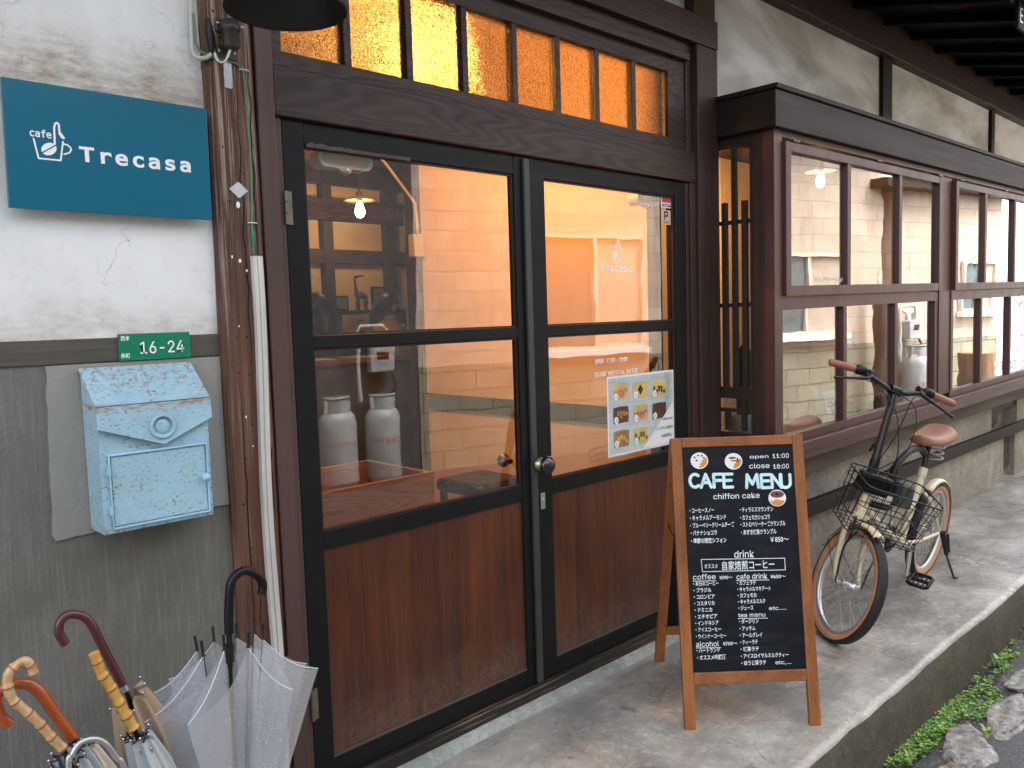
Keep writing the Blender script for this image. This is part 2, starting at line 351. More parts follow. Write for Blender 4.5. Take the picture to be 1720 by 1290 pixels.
# ---------------------------------------------------------------- mesh builder
class MB:
    def __init__(s): s.v = []; s.f = []; s.mi = []; s.cur = 0; s.sm = []; s.smooth = False
    def mat(s, i): s.cur = i; return s
    def add(s, vs, fs, smooth=None):
        o = len(s.v); s.v += [Vector(p) for p in vs]
        for f in fs: s.f.append([o+i for i in f]); s.mi.append(s.cur); s.sm.append(s.smooth if smooth is None else smooth)
        return s
    def box(s, x0, x1, y0, y1, z0, z1):
        x0, x1 = sorted((x0, x1)); y0, y1 = sorted((y0, y1)); z0, z1 = sorted((z0, z1))
        return s.add([(x0,y0,z0),(x1,y0,z0),(x1,y1,z0),(x0,y1,z0),(x0,y0,z1),(x1,y0,z1),(x1,y1,z1),(x0,y1,z1)],
              [(0,3,2,1),(4,5,6,7),(0,1,5,4),(1,2,6,5),(2,3,7,6),(3,0,4,7)], False)
    def obox(s, o, a, b, c):
        """box from corner o with edge vectors a, b, c (right handed)"""
        o, a, b, c = map(Vector, (o, a, b, c))
        return s.add([o,o+a,o+a+b,o+b,o+c,o+a+c,o+a+b+c,o+b+c],[(0,3,2,1),(4,5,6,7),(0,1,5,4),(1,2,6,5),(2,3,7,6),(3,0,4,7)], False)
    def bar(s, p, q, wdt, h, upv=(0,0,1)):
        p, q = Vector(p), Vector(q); d = (q-p); L = d.length; d.normalize()
        a = d.cross(Vector(upv))
        if a.length < 1e-4: a = d.cross(Vector((1,0,0)))
        a.normalize(); b = a.cross(d).normalized()
        return s.obox(p - a*wdt/2 - b*h/2, a*wdt, d*L, b*h)
    def tube(s, pts, r, n=8, cap=True, closed=False, smooth=True):
        pts = [Vector(p) for p in pts]; N = len(pts)
        rs = r if hasattr(r, '__len__') else [r]*N
        o = len(s.v); prev = None; rings = []
        for i, p in enumerate(pts):
            if closed: t = pts[(i+1) % N] - pts[i-1]
            else: t = pts[min(i+1, N-1)] - pts[max(i-1, 0)]
            if t.length < 1e-9: t = Vector((0,0,1))
            t.normalize()
            if prev is None:
                a = t.cross(Vector((0,0,1)))
                if a.length < .05: a = t.cross(Vector((0,1,0)))
            else:
                a = prev - t*prev.dot(t)
                if a.length < 1e-6: a = t.cross(Vector((1,.3,.2)))
            a.normalize(); prev = a; b = t.cross(a)
            rings.append([p + (a*math.cos(2*math.pi*k/n) + b*math.sin(2*math.pi*k/n))*rs[i] for k in range(n)])
        vs = [v for ring in rings for v in ring]; fs = []
        for i in range(N if closed else N-1):
            j = (i+1) % N
            for k in range(n):
                fs.append((i*n+k, i*n+(k+1) % n, j*n+(k+1) % n, j*n+k))
        s.add(vs, fs, smooth)
        if cap and not closed:
            s.add(rings[0], [tuple(range(n))[::-1]], False); s.add(rings[-1], [tuple(range(n))], False)
        return s
    def lathe(s, prof, o=(0,0,0), axis=(0,0,1), n=24, smooth=True, arc=None):
        """prof: list of (radius, height) along axis"""
        o = Vector(o); ax = Vector(axis).normalized()
        a = ax.cross(Vector((0,0,1)))
        if a.length < .01: a = Vector((1,0,0))
        a.normalize(); b = ax.cross(a)
        vs = []; fs = []
        for (r, h) in prof:
            for k in range(n):
                th = 2*math.pi*k/n
                vs.append(o + ax*h + (a*math.cos(th)+b*math.sin(th))*max(r, 1e-5))
        for i in range(len(prof)-1):
            for k in range(n): fs.append((i*n+k, i*n+(k+1) % n, (i+1)*n+(k+1) % n, (i+1)*n+k))
        return s.add(vs, fs, smooth)
    def ball(s, c, r, n=12, sc=(1,1,1)):
        prof = [(math.sin(math.pi*i/n), -math.cos(math.pi*i/n)) for i in range(n+1)]
        o = len(s.v); s.lathe([(p*1., h) for p, h in prof], n=max(8, n+4))
        for v in s.v[o:]: v.x = v.x*r*sc[0]+c[0]; v.y = v.y*r*sc[1]+c[1]; v.z = v.z*r*sc[2]+c[2]
        return s
    def prism(s, poly, o, a, b, c, smooth=False):
        """2D poly (u,v) in the plane o + u*a + v*b, extruded along vector c"""
        o, a, b, c = map(Vector, (o, a, b, c)); n = len(poly)
        p0 = [o + a*u + b*v for u, v in poly]; p1 = [p + c for p in p0]
        if a.cross(b).dot(c) < 0: p0, p1 = p1, p0
        s.add(p0+p1, [tuple(range(n))[::-1], tuple(range(n, 2*n))], False)
        s.add(p0+p1, [(i, (i+1) % n, n+(i+1) % n, n+i) for i in range(n)], smooth)
        return s
    def xf(s, fn, start=0):
        for i in range(start, len(s.v)): s.v[i] = Vector(fn(s.v[i]))
        return s
    def build(s, name, mat, parent=None, bevel=0., seg=2, origin=None, kind=None, weld=False):
        mats_ = mat if isinstance(mat, (list, tuple)) else [mat]
        if parent is not None: org = ORG[parent.name]
        elif origin is not None: org = Vector(origin)
        else:
            xs = [v.x for v in s.v]; ys = [v.y for v in s.v]; zs = [v.z for v in s.v]
            org = Vector(((min(xs)+max(xs))/2, (min(ys)+max(ys))/2, min(zs)))
        if origin is not None: org = Vector(origin)
        me = bpy.data.meshes.new(name); me.from_pydata([v-org for v in s.v], [], s.f)
        for mm in mats_: me.materials.append(MT[mm] if isinstance(mm, str) else mm)
        me.polygons.foreach_set('material_index', s.mi); me.polygons.foreach_set('use_smooth', s.sm)
        if weld:
            b_ = bmesh.new(); b_.from_mesh(me); bmesh.ops.remove_doubles(b_, verts=b_.verts, dist=1e-5); b_.to_mesh(me); b_.free()
        me.update()
        o = bpy.data.objects.new(name, me); C.objects.link(o)
        ORG[o.name] = org
        if parent is not None: o.parent = parent; o.location = org - ORG[parent.name]
        else: o.location = org
        if bevel:
            bv = o.modifiers.new('bevel', 'BEVEL'); bv.width = bevel; bv.segments = seg; bv.limit_method = 'ANGLE'; bv.angle_limit = R_(40); bv.harden_normals = False
        if kind: o['kind'] = kind
        return o
ORG = {}
def thing(name, label, cat, loc=(0,0,0), group=None):
    o = bpy.data.objects.new(name, None); C.objects.link(o); o.location = loc; o.empty_display_size = .1
    ORG[o.name] = Vector(loc); tag(o, label, cat, group); return o
def tag(o, label, cat, group=None):
    o['label'] = label; o['category'] = cat
    if group: o['group'] = group
    return o
def struct(o): o['kind'] = 'structure'; return o

FONTS = {}
def bundled(name):
    """one of the fonts that ship inside Blender; None falls back to the built-in one"""
    if name not in FONTS:
        FONTS[name] = None
        try:
            import os
            FONTS[name] = bpy.data.fonts.load(os.path.join(bpy.utils.system_resource('DATAFILES'), 'fonts', name))
        except Exception: pass
    return FONTS[name]
MONO, SANS = 'DejaVuSansMono.woff2', 'Inter.woff2'
def text(mb, s, o, a, b, h, align='LEFT', bold=0., space=1., depth=.0006, width=None, shear=0., font=None):
    """flat lettering: baseline at o, running along unit vector a, rising along unit vector b, cap height about h"""
    cu = bpy.data.curves.new('t', 'FONT'); cu.body = s; cu.size = 1.; cu.align_x = align; cu.space_character = space
    cu.resolution_u = 3; cu.offset = bold; cu.shear = shear
    if font and bundled(font): cu.font = bundled(font)
    ob = bpy.data.objects.new('t', cu); C.objects.link(ob)
    dg = bpy.context.evaluated_depsgraph_get(); ev = ob.evaluated_get(dg); me = ev.to_mesh()
    a, b, o = Vector(a).normalized(), Vector(b).normalized(), Vector(o); n = a.cross(b)
    k = h/.73*(1.2 if font else 1.)
    ku = k
    if width is not None and len(me.vertices):
        xs = [v.co.x for v in me.vertices]; ku = width/max(1e-6, max(xs)-min(xs)); 
        if align == 'LEFT': o = o - a*min(xs)*ku
    vs = [o + a*(v.co.x*ku) + b*(v.co.y*k) + n*depth for v in me.vertices]
    mb.add(vs, [tuple(p.vertices) for p in me.polygons], False)
    ev.to_mesh_clear(); bpy.data.objects.remove(ob); bpy.data.curves.remove(cu)
    return mb
def stroke(mb, pts, o, a, b, k, r, depth=.0008):
    """flat round-ended stroke lettering"""
    a, b, o = Vector(a).normalized(), Vector(b).normalized(), Vector(o); n = a.cross(b)
    P = [o + a*u*k + b*v*k + n*depth for u, v in pts]
    for i in range(len(P)-1):
        d = (P[i+1]-P[i]); L = d.length
        if L < 1e-7: continue
        d.normalize(); sd = n.cross(d)
        ring = []
        for q in (P[i], P[i+1]): q += n*.00005
        for j in range(7): th = -math.pi/2 + math.pi*j/6; ring.append(P[i+1] + (d*math.cos(th) + sd*math.sin(th))*r)
        for j in range(7): th = math.pi/2 + math.pi*j/6; ring.append(P[i] + (d*math.cos(th) + sd*math.sin(th))*r)
        mb.add(ring, [tuple(range(14))], False)
    return mb
def arc(cx, cy, rx, ry, a0, a1, n=10): return [(cx+rx*math.cos(R_(a0+(a1-a0)*i/n)), cy+ry*math.sin(R_(a0+(a1-a0)*i/n))) for i in range(n+1)]
# ================================================================ SETTING
def ground():
    g = MB().box(-30, 40, -30, -1.02, -.5, -.215)
    t = NT("wet_asphalt")
    n = t.noise(t.map((1,1,1)), 90, 5, .7); b = t.noise(t.map((1,1,1)), 2., 5)
    col = t.mix(t.ramp(n, [(.55, 0), (.7, .6)]), t.ramp(b, [(.3, (.03, .031, .033)), (.7, (.055, .056, .058))]), (.16, .16, .155))
    t.set(col=col, rough=t.ramp(b, [(.35, .25), (.65, .6)])); t.bump(n, .7, .01); MT['asphalt'] = t.m
    struct(g.build('asphalt_road', 'asphalt'))
    # concrete walkway: top sheet with a ragged worn edge, plus the curb face
    random.seed(4)
    xs = [-6 + .05*i for i in range(int(22/.05)+1)]
    ed = [-.917 + .012*noise.noise(Vector((x*1.3, 3, 0))) + .007*noise.noise(Vector((x*7, 1, 0))) for x in xs]
    m = MB(); vs = []; fs = []
    for x, e in zip(xs, ed):
        vs += [(x, .02, 0), (x, e+.03, 0), (x, e+.008, -.004+.003*noise.noise(Vector((x*9, 0, 2)))), (x, e, -.016), (x, e-.018-.016*noise.noise(Vector((x*5, 5, 0))), -.10), (x, e-.035, -.30)]
    k = 6
    for i in range(len(xs)-1):
        for j in range(k-1):
            fs.append((i*k+j, i*k+j+1, (i+1)*k+j+1, (i+1)*k+j))
    for idx, f in enumerate(fs):
        m.mat(0 if idx % (k-1) <= 1 else 1)
        m.add([], [])
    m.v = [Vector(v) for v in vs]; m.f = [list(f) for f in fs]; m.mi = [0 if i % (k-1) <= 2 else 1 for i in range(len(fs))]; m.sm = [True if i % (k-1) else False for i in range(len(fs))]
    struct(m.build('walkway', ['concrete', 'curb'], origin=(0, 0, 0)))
    # drain strip between curb and road: wet dark soil
    xs = [-6 + .06*i for i in range(int(20/.06)+1)]; ys = [-1.16, -1.12, -1.08, -1.04, -1.0, -.96, -.92]
    m = MB(); vs = []; fs = []
    for x in xs:
        for y in ys:
            vs.append((x, y, -.225 + .03*noise.noise(Vector((x*3, y*9, 0))) + .022*noise.noise(Vector((x*17, y*17, 3))) + (.015 if y > -.95 else 0)))
    k = len(ys)
    for i in range(len(xs)-1):
        for j in range(k-1): fs.append((i*k+j, (i+1)*k+j, (i+1)*k+j+1, i*k+j+1))
    m.add(vs, fs, True)
    t = NT("wet_soil"); n = t.noise(t.map((1,1,1)), 60, 6, .7)
    t.set(col=t.ramp(n, [(.35, (.012, .010, .008)), (.6, (.045, .036, .026)), (.8, (.16, .13, .1))]), rough=t.ramp(n, [(.3, .12), (.7, .5)]), spec=.6); t.bump(n, .9, .02); MT['soil'] = t.m
    struct(m.build('gutter', 'soil', origin=(0, 0, 0)))
ground()

cafe = thing('cafe_building', 'old timber and plaster cafe with glazed double doors and red brown bay window', 'building')
def P(mb, name, mat, bevel=.0, parent=None, **k): return mb.build(name, mat, parent or cafe, bevel, **k)

# ---- left wall
P(MB().box(-2, .93, .0, .12, 1.402, 3.4), 'plaster_wall', 'plaster')
P(MB().box(-2, .93, -.004, .12, 1.345, 1.402), 'wall_rail', 'rail_wood', .003)
P(MB().box(-2, .93, .002, .12, -.05, 1.345), 'mortar_wall', 'mortar')
# roughly squared pale patch behind the mailbox
random.seed(2)
poly = [(.515, 1.343)] + [(.514-.0006*i+.0035*random.random(), 1.343-.0195*i) for i in range(1, 21)] + [(.51+.0195*i, .940+.005*random.random()+.0004*i) for i in range(21)] + [(.926, .95), (.926, 1.343)]
P(MB().prism(poly, (0, .002, 0), (1,0,0), (0,0,1), (0, -.006, 0)), 'mortar_patch', 'patch')
# ---- corner pillar, a hand-hewn post (slightly bowed)
m = MB(); vs = []; fs = []; N = 34
for i in range(N+1):
    z = -.05 + 3.4*i/N; w1 = .926 + .006*noise.noise(Vector((z*1.2, 0, 0))) - .010*max(0, z-1.7) ; w2 = 1.062 + .004*noise.noise(Vector((z*1.4, 7, 0))) - .008*max(0, z-1.7)
    vs += [(w1, .12, z), (w1, -.016, z), (w1+.012, -.026, z), (w2-.02, -.026, z), (w2-.006, -.016, z), (w2, .12, z)]
for i in range(N):
    for j in range(5): fs.append((i*6+j, i*6+j+1, (i+1)*6+j+1, (i+1)*6+j))
m.add(vs, fs, False)
# long drying cracks, cut as dark slivers standing just proud of the face
pil = P(m, 'corner_pillar', 'pillar')
mk = MB(); random.seed(11)
for x0, z0, z1 in ((1.0, 1.2, 2.05), (.965, .5, 1.3), (1.035, 1.5, 2.2), (.985, .2, .8), (1.04, .85, 1.35)):
    n = 24; pts = [(x0 + .006*noise.noise(Vector((i*.5, x0*30, 0))), z0+(z1-z0)*i/n) for i in range(n+1)]
    wd = [.0016*math.sin(math.pi*i/n)+.0002 for i in range(n+1)]
    vs = []; fs = []
    for (x, z), w_ in zip(pts, wd): vs += [(x-w_, -.0272, z), (x+w_, -.0272, z)]
    for i in range(n): fs.append((2*i, 2*i+1, 2*i+3, 2*i+2))
    mk.add(vs, fs)
for i in range(46):                                   # old nail and worm holes
    x = random.uniform(.945, 1.045); z = random.uniform(.3, 2.25); r = random.uniform(.0012, .0035)
    mk.lathe([(0, 0), (r, .0001)], (x, -.0273, z), (0, -1, 0), 7)
MT['crack'] = plain("crack_shadow_wood", (.008, .004, .003), .9)
o_ = P(mk, 'crack', 'crack', parent=pil); o_['kind'] = 'stuff'
mk = MB()
for x, z, r in ((.987, 1.735, .005), (.962, 1.60, .0022), (.983, 1.59, .003), (1.0, 1.565, .0022), (.975, 1.18, .002), (.99, 1.1, .0015), (.97, 1.42, .0015)):
    mk.prism([(r*(1+.4*random.random())*math.cos(a*.785), r*1.5*(1+.4*random.random())*math.sin(a*.785)) for a in range(8)], (x, -.0272, z), (1,0,0), (0,0,1), (0, -.0006, 0))
o_ = P(mk, 'paint_fleck', 'white', parent=pil); o_['kind'] = 'stuff'
# ---- door surround
P(MB().box(1.060, 1.110, -.022, .12, -.02, 3.3), 'door_jamb', 'jamb', .003)
P(MB().box(1.1105, 1.136, -.002, .10, -.02, 1.984), 'door_jamb', 'jamb', .002)
P(MB().box(1.111, 3.122, -.016, .10, 1.9845, 2.119), 'lintel', 'lintel', .004)
P(MB().box(3.058, 3.082, -.002, .10, -.02, 1.984), 'door_jamb', 'post', .002)
P(MB().box(3.0825, 3.124, -.012, .12, -.02, 1.984).box(3.0825, 3.124, .004, .12, 2.1195, 2.58), 'door_jamb', 'post', .003)
P(MB().box(3.1245, 3.285, -.028, .12, -.02, 2.578), 'post', 'post', .004)
P(MB().box(1.111, 3.282, -.034, .12, 2.5785, 2.70), 'cross_beam', 'lintel', .004)
P(MB().box(3.118, 3.282, -.02, .12, 2.7005, 3.4), 'post', 'post', .004)
P(MB().box(1.0, 3.1175, .03, .12, 2.7005, 3.4), 'plaster_panel', 'upper')
P(MB().box(1.111, 3.082, -.018, .02, 2.50, 2.53).box(1.111, 3.082, .0, .1, 2.5305, 2.578), 'transom_head', 'lintel', .002)
# transom window: frame > panes
fr = MB().box(1.1105, 1.150, .002, .06, 2.1195, 2.4995).box(2.962, 3.082, .012, .06, 2.1195, 2.4995).box(1.1505, 2.9615, .008, .06, 2.1195, 2.166).box(1.1505, 2.9615, .012, .06, 2.44, 2.4995)
mus = [1.372, 1.598, 1.826, 2.056, 2.278, 2.499, 2.729]
for x in mus: fr.box(x-.012, x+.012, .014, .05, 2.1665, 2.4395)
tw = P(fr, 'transom_window', 'lintel', .0015)
ed = [1.15] + mus + [2.962]
for a, b in zip(ed[:-1], ed[1:]): P(MB().box(a+.0125, b-.0125, .034, .038, 2.1668, 2.4392), 'pane', 'pebble', parent=tw)

# ---- doors
def door(x0, x1, gl, gr, name='door'):
    Z = dict(b=.068, b1=.133, p=.762, l=.818, m0=1.348, m1=1.386, t=1.917, T=1.981)
    fr = MB().box(x0, gl, 0, .036, Z['b'], Z['T']).box(gr, x1, 0, .036, Z['b'], Z['T'])
    for a, b in ((Z['b'], Z['b1']), (Z['p'], Z['l']), (Z['m0'], Z['m1']), (Z['t'], Z['T'])): fr.box(gl+.0003, gr-.0003, .0015, .035, a, b)
    d = P(fr, name, 'blackwoodx', .0022)
    bead = MB()                                   # putty bead round every pane
    for a, b in ((Z['l'], Z['m0']), (Z['m1'], Z['t'])):
        bead.box(gl+.0005, gl+.006, .008, .017, a+.0005, b-.0005).box(gr-.006, gr-.0005, .008, .017, a+.0005, b-.0005)
        bead.box(gl+.0065, gr-.0065, .008, .017, a+.0005, a+.006).box(gl+.0065, gr-.0065, .008, .017, b-.006, b-.0005)
    P(bead, 'glazing_bead', 'post', parent=d)
    for a, b in ((Z['l'], Z['m0']), (Z['m1'], Z['t'])):
        P(MB().box(gl+.0005, gr-.0005, .0175, .0215, a+.0005, b-.0005), 'glass_pane', 'glass', parent=d)
    P(MB().box(gl+.0003, gr-.0003, .010, .022, Z['b1']+.0003, Z['p']-.0003), 'wood_panel', 'panel', parent=d)
    P(MB().box(gl+.002, gr-.002, .004, .0095, Z['b1']+.0003, Z['b1']+.008), 'panel_bead', 'rail_wood', parent=d)
    return d
dl = door(1.138, 2.066, 1.204, 2.019)
dr = door(2.0755, 3.056, 2.172, 2.982)
MT['astragal'] = plain("grey_green_painted_strip", (.035, .037, .033), .5, var=.25)
P(MB().box(2.056, 2.084, -.014, -.0005, .075, 1.975), 'meeting_strip', 'astragal', .003, parent=dl)
def knob(x, y, z, par, out=-1, s=1.):
    k = MB().lathe([(.0, .0), (.018*s, .0), (.020*s, .006), (.011*s, .012), (.010*s, .022)], (x, y, z), (0, out, 0), 20)
    P(k, 'knob_rose', 'brass', parent=par)
    k = MB().lathe([(.010*s, .022), (.019*s, .028), (.0255*s, .037), (.0265*s, .046), (.022*s, .055), (.019*s, .057), (.016*s, .063), (.009*s, .066), (0, .066)], (x, y, z), (0, out, 0), 24)
    P(k, 'knob', 'knob', parent=par)
knob(2.089, -.0145, .888, dl, -1, 1.28)
k = MB().lathe([(.009, .0), (.009, .02), (.02, .026), (.026, .038), (.024, .05), (.012, .058), (0, .059)], (2.0, .037, .905), (0, 1, 0), 20); P(k, 'knob', 'knob', parent=dl)
P(MB().box(2.105, 2.128, -.0035, 0, .715, .775).lathe([(0, .005), (.006, .005), (.0075, 0)], (2.1165, -.003, .748), (0, -1, 0), 14), 'lock_plate', 'steel', .001, parent=dr)
for par, x, z in ((dl, 1.137, 1.74), (dl, 1.137, .32), (dr, 3.057, 1.70), (dr, 3.057, .32)):
    h = MB()
    for kk in range(3): h.tube([(x, -.006, z-.045+.031*kk), (x, -.006, z-.045+.031*kk+.029)], .0062, 10)
    h.box(x-.001, x+.02, -.0025, .0, z-.045, z+.046) if par is dl else h.box(x-.02, x+.001, -.0025, 0, z-.045, z+.046)
    P(h, 'hinge', 'oldhinge' if par is dl else 'blackmetal', parent=par)
# peeling film at the head of the left leaf
random.seed(5); m = MB(); n = 26; vs = []; fs = []
for i in range(n+1):
    x = 1.21+.36*i/n; hgt = .006 + .012*abs(noise.noise(Vector((i*.45, 0, 0)))) * (1-.6*i/n)
    vs += [(x, -.0006, 1.914), (x, -.004-.004*random.random(), 1.916+hgt)]
for i in range(n): fs.append((2*i, 2*i+2, 2*i+3, 2*i+1))
m.add(vs, fs); MT['film'] = plain("peeling_film", (.11, .095, .09), .4)
P(m, 'peeling_film', 'film', parent=dl)
# sill and concrete step
m = MB().box(1.112, 3.12, -.020, .12, .018, .066); P(m, 'door_sill', 'sill', .006)
random.seed(8); m = MB(); vs = []; fs = []; n = 60
for i in range(n+1):
    x = .95+2.3*i/n; f = -.062+.012*noise.noise(Vector((x*3, 0, 0))); vs += [(x, .05, .026), (x, -.026, .025), (x, f+.008, .012), (x, f, -.004)]
for i in range(n):
    for j in range(3): fs.append((4*i+j, 4*i+j+1, 4*i+j+5, 4*i+j+4))
m.add(vs, fs, True); P(m, 'doorstep', 'step')

# ---- bay window (slightly racked: it climbs 13 mm per metre to the right)
def rack(mb):
    for v in mb.v: v.z += .013*(v.x-3.31)
    return mb
bay = MB()
bay.box(3.312, 3.384, -.284, -.235, .84, 2.196)          # front corner stile
bay.box(3.384, 7.9, -.282, -.235, 2.168, 2.1955)         # head
bay.box(5.312, 5.365, -.284, -.235, .835, 2.1675).box(5.385, 5.54, -.272, -.225, .835, 2.1675).box(7.50, 7.62, -.284, -.235, .835, 2.1675)
bay.box(3.3845, 5.3115, -.279, -.235, 1.416, 1.474).box(5.5405, 7.4995, -.279, -.235, 1.416, 1.474)
bay.box(3.3845, 5.3115, -.276, -.235, .805, .845).box(5.5405, 7.4995, -.276, -.235, .805, .845)
for x in (4.03, 4.677, 6.133, 6.794): bay.box(x-.020, x+.020, -.278, -.24, .8455, 1.4155)
bay.box(5.262, 5.3112, -.278, -.24, .8455, 1.4155).box(5.5408, 5.585, -.278, -.24, .8455, 1.4155)
bw = P(rack(bay), 'bay_window', 'redz', .002)
sl_ = MB().box(3.30, 7.95, -.305, -.23, .760, .8045).box(3.30, 7.95, -.293, -.19, .716, .7595)
P(rack(sl_), 'bay_sill', 'redx', .005)
def sash(x0, x1, mus):
    z0, z1 = 1.4765, 2.150
    f = MB().box(x0, x0+.047, -.300, -.26, z0, z1).box(x1-.047, x1, -.300, -.26, z0, z1).box(x0+.0473, x1-.0473, -.299, -.262, z0, z0+.046).box(x0+.0473, x1-.0473, -.299, -.262, z1-.040, z1)
    for x in mus: f.box(x-.020, x+.020, -.297, -.262, z0+.0463, z1-.0403)
    s_ = P(rack(f), 'sash', 'redz', .002, parent=bw)
    for x in (x0+.06, (x0+x1)/2, x1-.08): P(rack(MB().box(x, x+.06, -.306, -.2845, z1+.003, z1+.012)), 'sash_hinge', 'darkmetal', .001, parent=bw)
sash(3.388, 5.305, (4.03, 4.677)); sash(5.546, 7.49, (6.133, 6.794))
def pane(x0, x1, z0, z1, y): P(rack(MB().box(x0, x1, y, y+.004, z0, z1)), 'glass_pane', 'bayglass', parent=bw)
for a, b in ((3.435, 4.01), (4.05, 4.657), (4.697, 5.258), (5.593, 6.113), (6.153, 6.774), (6.814, 7.443)): pane(a, b, 1.5228, 2.1097, -.276)
for a, b in ((3.385, 4.01), (4.05, 4.657), (4.697, 5.2615), (5.5855, 6.113), (6.153, 6.774), (6.814, 7.499)): pane(a, b, .8455, 1.4155, -.255)
# canopy, corner post and side lattice
P(rack(MB().box(3.27, 8.0, -.315, .02, 2.196, 2.352).box(3.262, 8.0, -.327, .02, 2.3525, 2.374)), 'bay_canopy', 'canopy', .004)
P(MB().box(3.3125, 3.40, -.2345, -.178, .72, 2.1955), 'corner_post', 'post', .003)
lt = MB().box(3.312, 3.34, -.1777, -.166, .86, 2.1955).box(3.312, 3.34, .004, .0295, .72, 2.1955).box(3.315, 3.338, -.1657, .0035, 2.15, 2.1955)
lt.box(3.316, 3.336, -.095, -.071, 1.07, 2.1495)
for y in (-.045, -.146): lt.box(3.316, 3.336, y, y+.025, 1.07, 1.91)
for z in (1.812, 1.437): lt.box(3.3365, 3.348, -.166, .004, z, z+.018)
lt.box(3.314, 3.34, -.1657, .0035, 1.018, 1.0695).box(3.316, 3.336, -.135, -.113, .87, 1.0175).box(3.316, 3.336, -.1128, .0035, .955, .972).box(3.316, 3.336, -.05, -.028, .87, .9545)
lt.box(3.314, 3.34, -.1777, .0035, .72, .8595)
la = P(lt, 'side_lattice', 'lattice', .0015)
P(MB().box(3.352, 3.356, -.166, .004, .86, 2.15), 'glass_pane', 'bayglass', parent=la)
# wall behind and below the bay
P(rack(MB().box(3.30, 8.6, -.20, -.1, .60, .7155)), 'bay_beam', 'beam', .004)
P(MB().box(3.29, 6.93, -.125, .1, -.05, .62).box(7.6, 9.5, -.125, .1, -.05, .62).box(6.93, 7.25, -.125, .1, -.05, .36).box(7.25, 7.55, -.06, .1, -.05, .36).box(7.55, 7.6, -.125, .1, -.05, .36).box(6.93, 7.6, -.02, .1, .36, .62), 'base_wall', 'conc_wall')
P(MB().box(3.29, 9.5, -.165, -.126, .365, .445), 'base_rail', 'canopy', .004)
ct = [(0, 0), (0, .16), (.67, .16), (.67, .13), (.5, .128), (.36, .115), (.24, .09), (.2, .055), (.22, .03), (.14, .012), (.11, 0)]
P(MB().prism([(x, z) for x, z in ct], (6.93, -.11, .455), (1,0,0), (0,0,1), (0, .02, 0)), 'carved_board', 'blackwoodx')
vt = MB().box(7.25, 7.55, -.075, -.061, .06, .09)
for i in range(11): vt.box(7.262+.026*i, 7.274+.026*i, -.09, -.075, .09, .33)
P(vt, 'floor_vent', 'rail_wood')
# plaster above the canopy, studs, wall plate
for a, b in ((3.2855, 5.224), (5.364, 7.335), (7.415, 9.6)): P(MB().box(a, b, .045, .12, 2.30, 2.97), 'plaster_panel', 'upper')
for a, b in ((5.2245, 5.3635), (7.3355, 7.4145)): P(MB().box(a, b, .02, .12, 2.30, 2.97), 'stud', 'canopy', .003)
P(MB().box(3.2855, 9.6, -.02, .12, 2.938, 3.16), 'wall_plate', 'lintel', .004)
# eaves: rafters carrying dark soffit boards, roof above
def eave(y): return 3.14 + .20*y                     # underside of the boards
rf = MB()
x = -1.6
while x < 11:
    rf.prism([(-.02, 3.10-.004), (-.80, eave(-.80)-.075), (-.80, eave(-.80)-.0005), (-.02, eave(-.02)-.0005)], (x, 0, 0), (0,1,0), (0,0,1), (.055, 0, 0)); x += .42
sb = MB()
for k in range(6):
    y1 = .12-.16*k; y0 = y1-.158
    sb.prism([(y0, eave(y0)), (y1, eave(y1)), (y1, eave(y1)+.012), (y0, eave(y0)+.012)], (-2, 0, 0), (0,1,0), (0,0,1), (14, 0, 0))
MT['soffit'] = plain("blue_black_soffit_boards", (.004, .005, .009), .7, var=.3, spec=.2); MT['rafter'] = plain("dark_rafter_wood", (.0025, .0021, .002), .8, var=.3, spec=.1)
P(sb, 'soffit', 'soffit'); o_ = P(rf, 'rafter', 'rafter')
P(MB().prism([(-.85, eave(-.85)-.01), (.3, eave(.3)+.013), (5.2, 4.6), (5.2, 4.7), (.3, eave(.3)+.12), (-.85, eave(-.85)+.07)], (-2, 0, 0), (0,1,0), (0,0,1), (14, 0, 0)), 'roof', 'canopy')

# ---- interior, seen through the glass
P(MB().box(3.0, 3.055, .165, 1.80, .985, 3.0).box(3.005, 3.055, .165, 1.80, .07, .9), 'interior_wall', 'orange')
P(MB().box(2.99, 3.055, .160, 1.80, .9003, .9847), 'dado_rail', 'intdark', .002)
P(MB().box(2.975, 3.06, 1.8003, 1.93, .07, 3.0), 'interior_post', 'intdark', .003)
P(MB().box(3.0, 3.055, .125, .1645, .07, 2.3), 'interior_post', 'intdark', .002)
P(MB().box(-1.5, 9.5, .12, 5.3, .02, .069), 'interior_floor', 'floorwood')
P(MB().box(-1.5, 9.5, .12, 5.3, 3.0, 3.05), 'ceiling', 'ceil'); P(MB().box(1.35, 2.999, .125, 1.85, 2.93, 2.999), 'light_catch_panel', 'catchpale')  # pale panel added under the ceiling to catch bulb light for the transom
MT['intplaster'] = plain("interior_plaster", (.62, .5, .38), .85, var=.06)
P(MB().box(-1.5, 9.5, 5.2, 5.3, .07, 3.0).box(-1.6, -1.5, .12, 5.3, .07, 3.0).box(9.5, 9.6, .0, 5.3, .07, 3.0), 'interior_wall', 'intplaster')
P(MB().box(3.68, 9.5, 2.6, 2.66, .07, 3.0), 'interior_wall', 'intplaster')
b = MB()
for z0, z1 in ((2.02, 2.16), (2.55, 2.66), (2.80, 3.0), (1.18, 1.24)): b.box(-1.5, 9.5, 5.12, 5.199, z0, z1)
for x in (3.85, 4.35, 5.1, 5.5, 2.6): b.box(x, x+.11, 5.11, 5.198, .07, 2.99)
P(b, 'interior_beam', 'intdarkx', .002)
b = MB().box(-1.5, 2.97, 2.9, 3.02, 2.52, 2.68); P(b, 'interior_beam', 'intwood', .003)
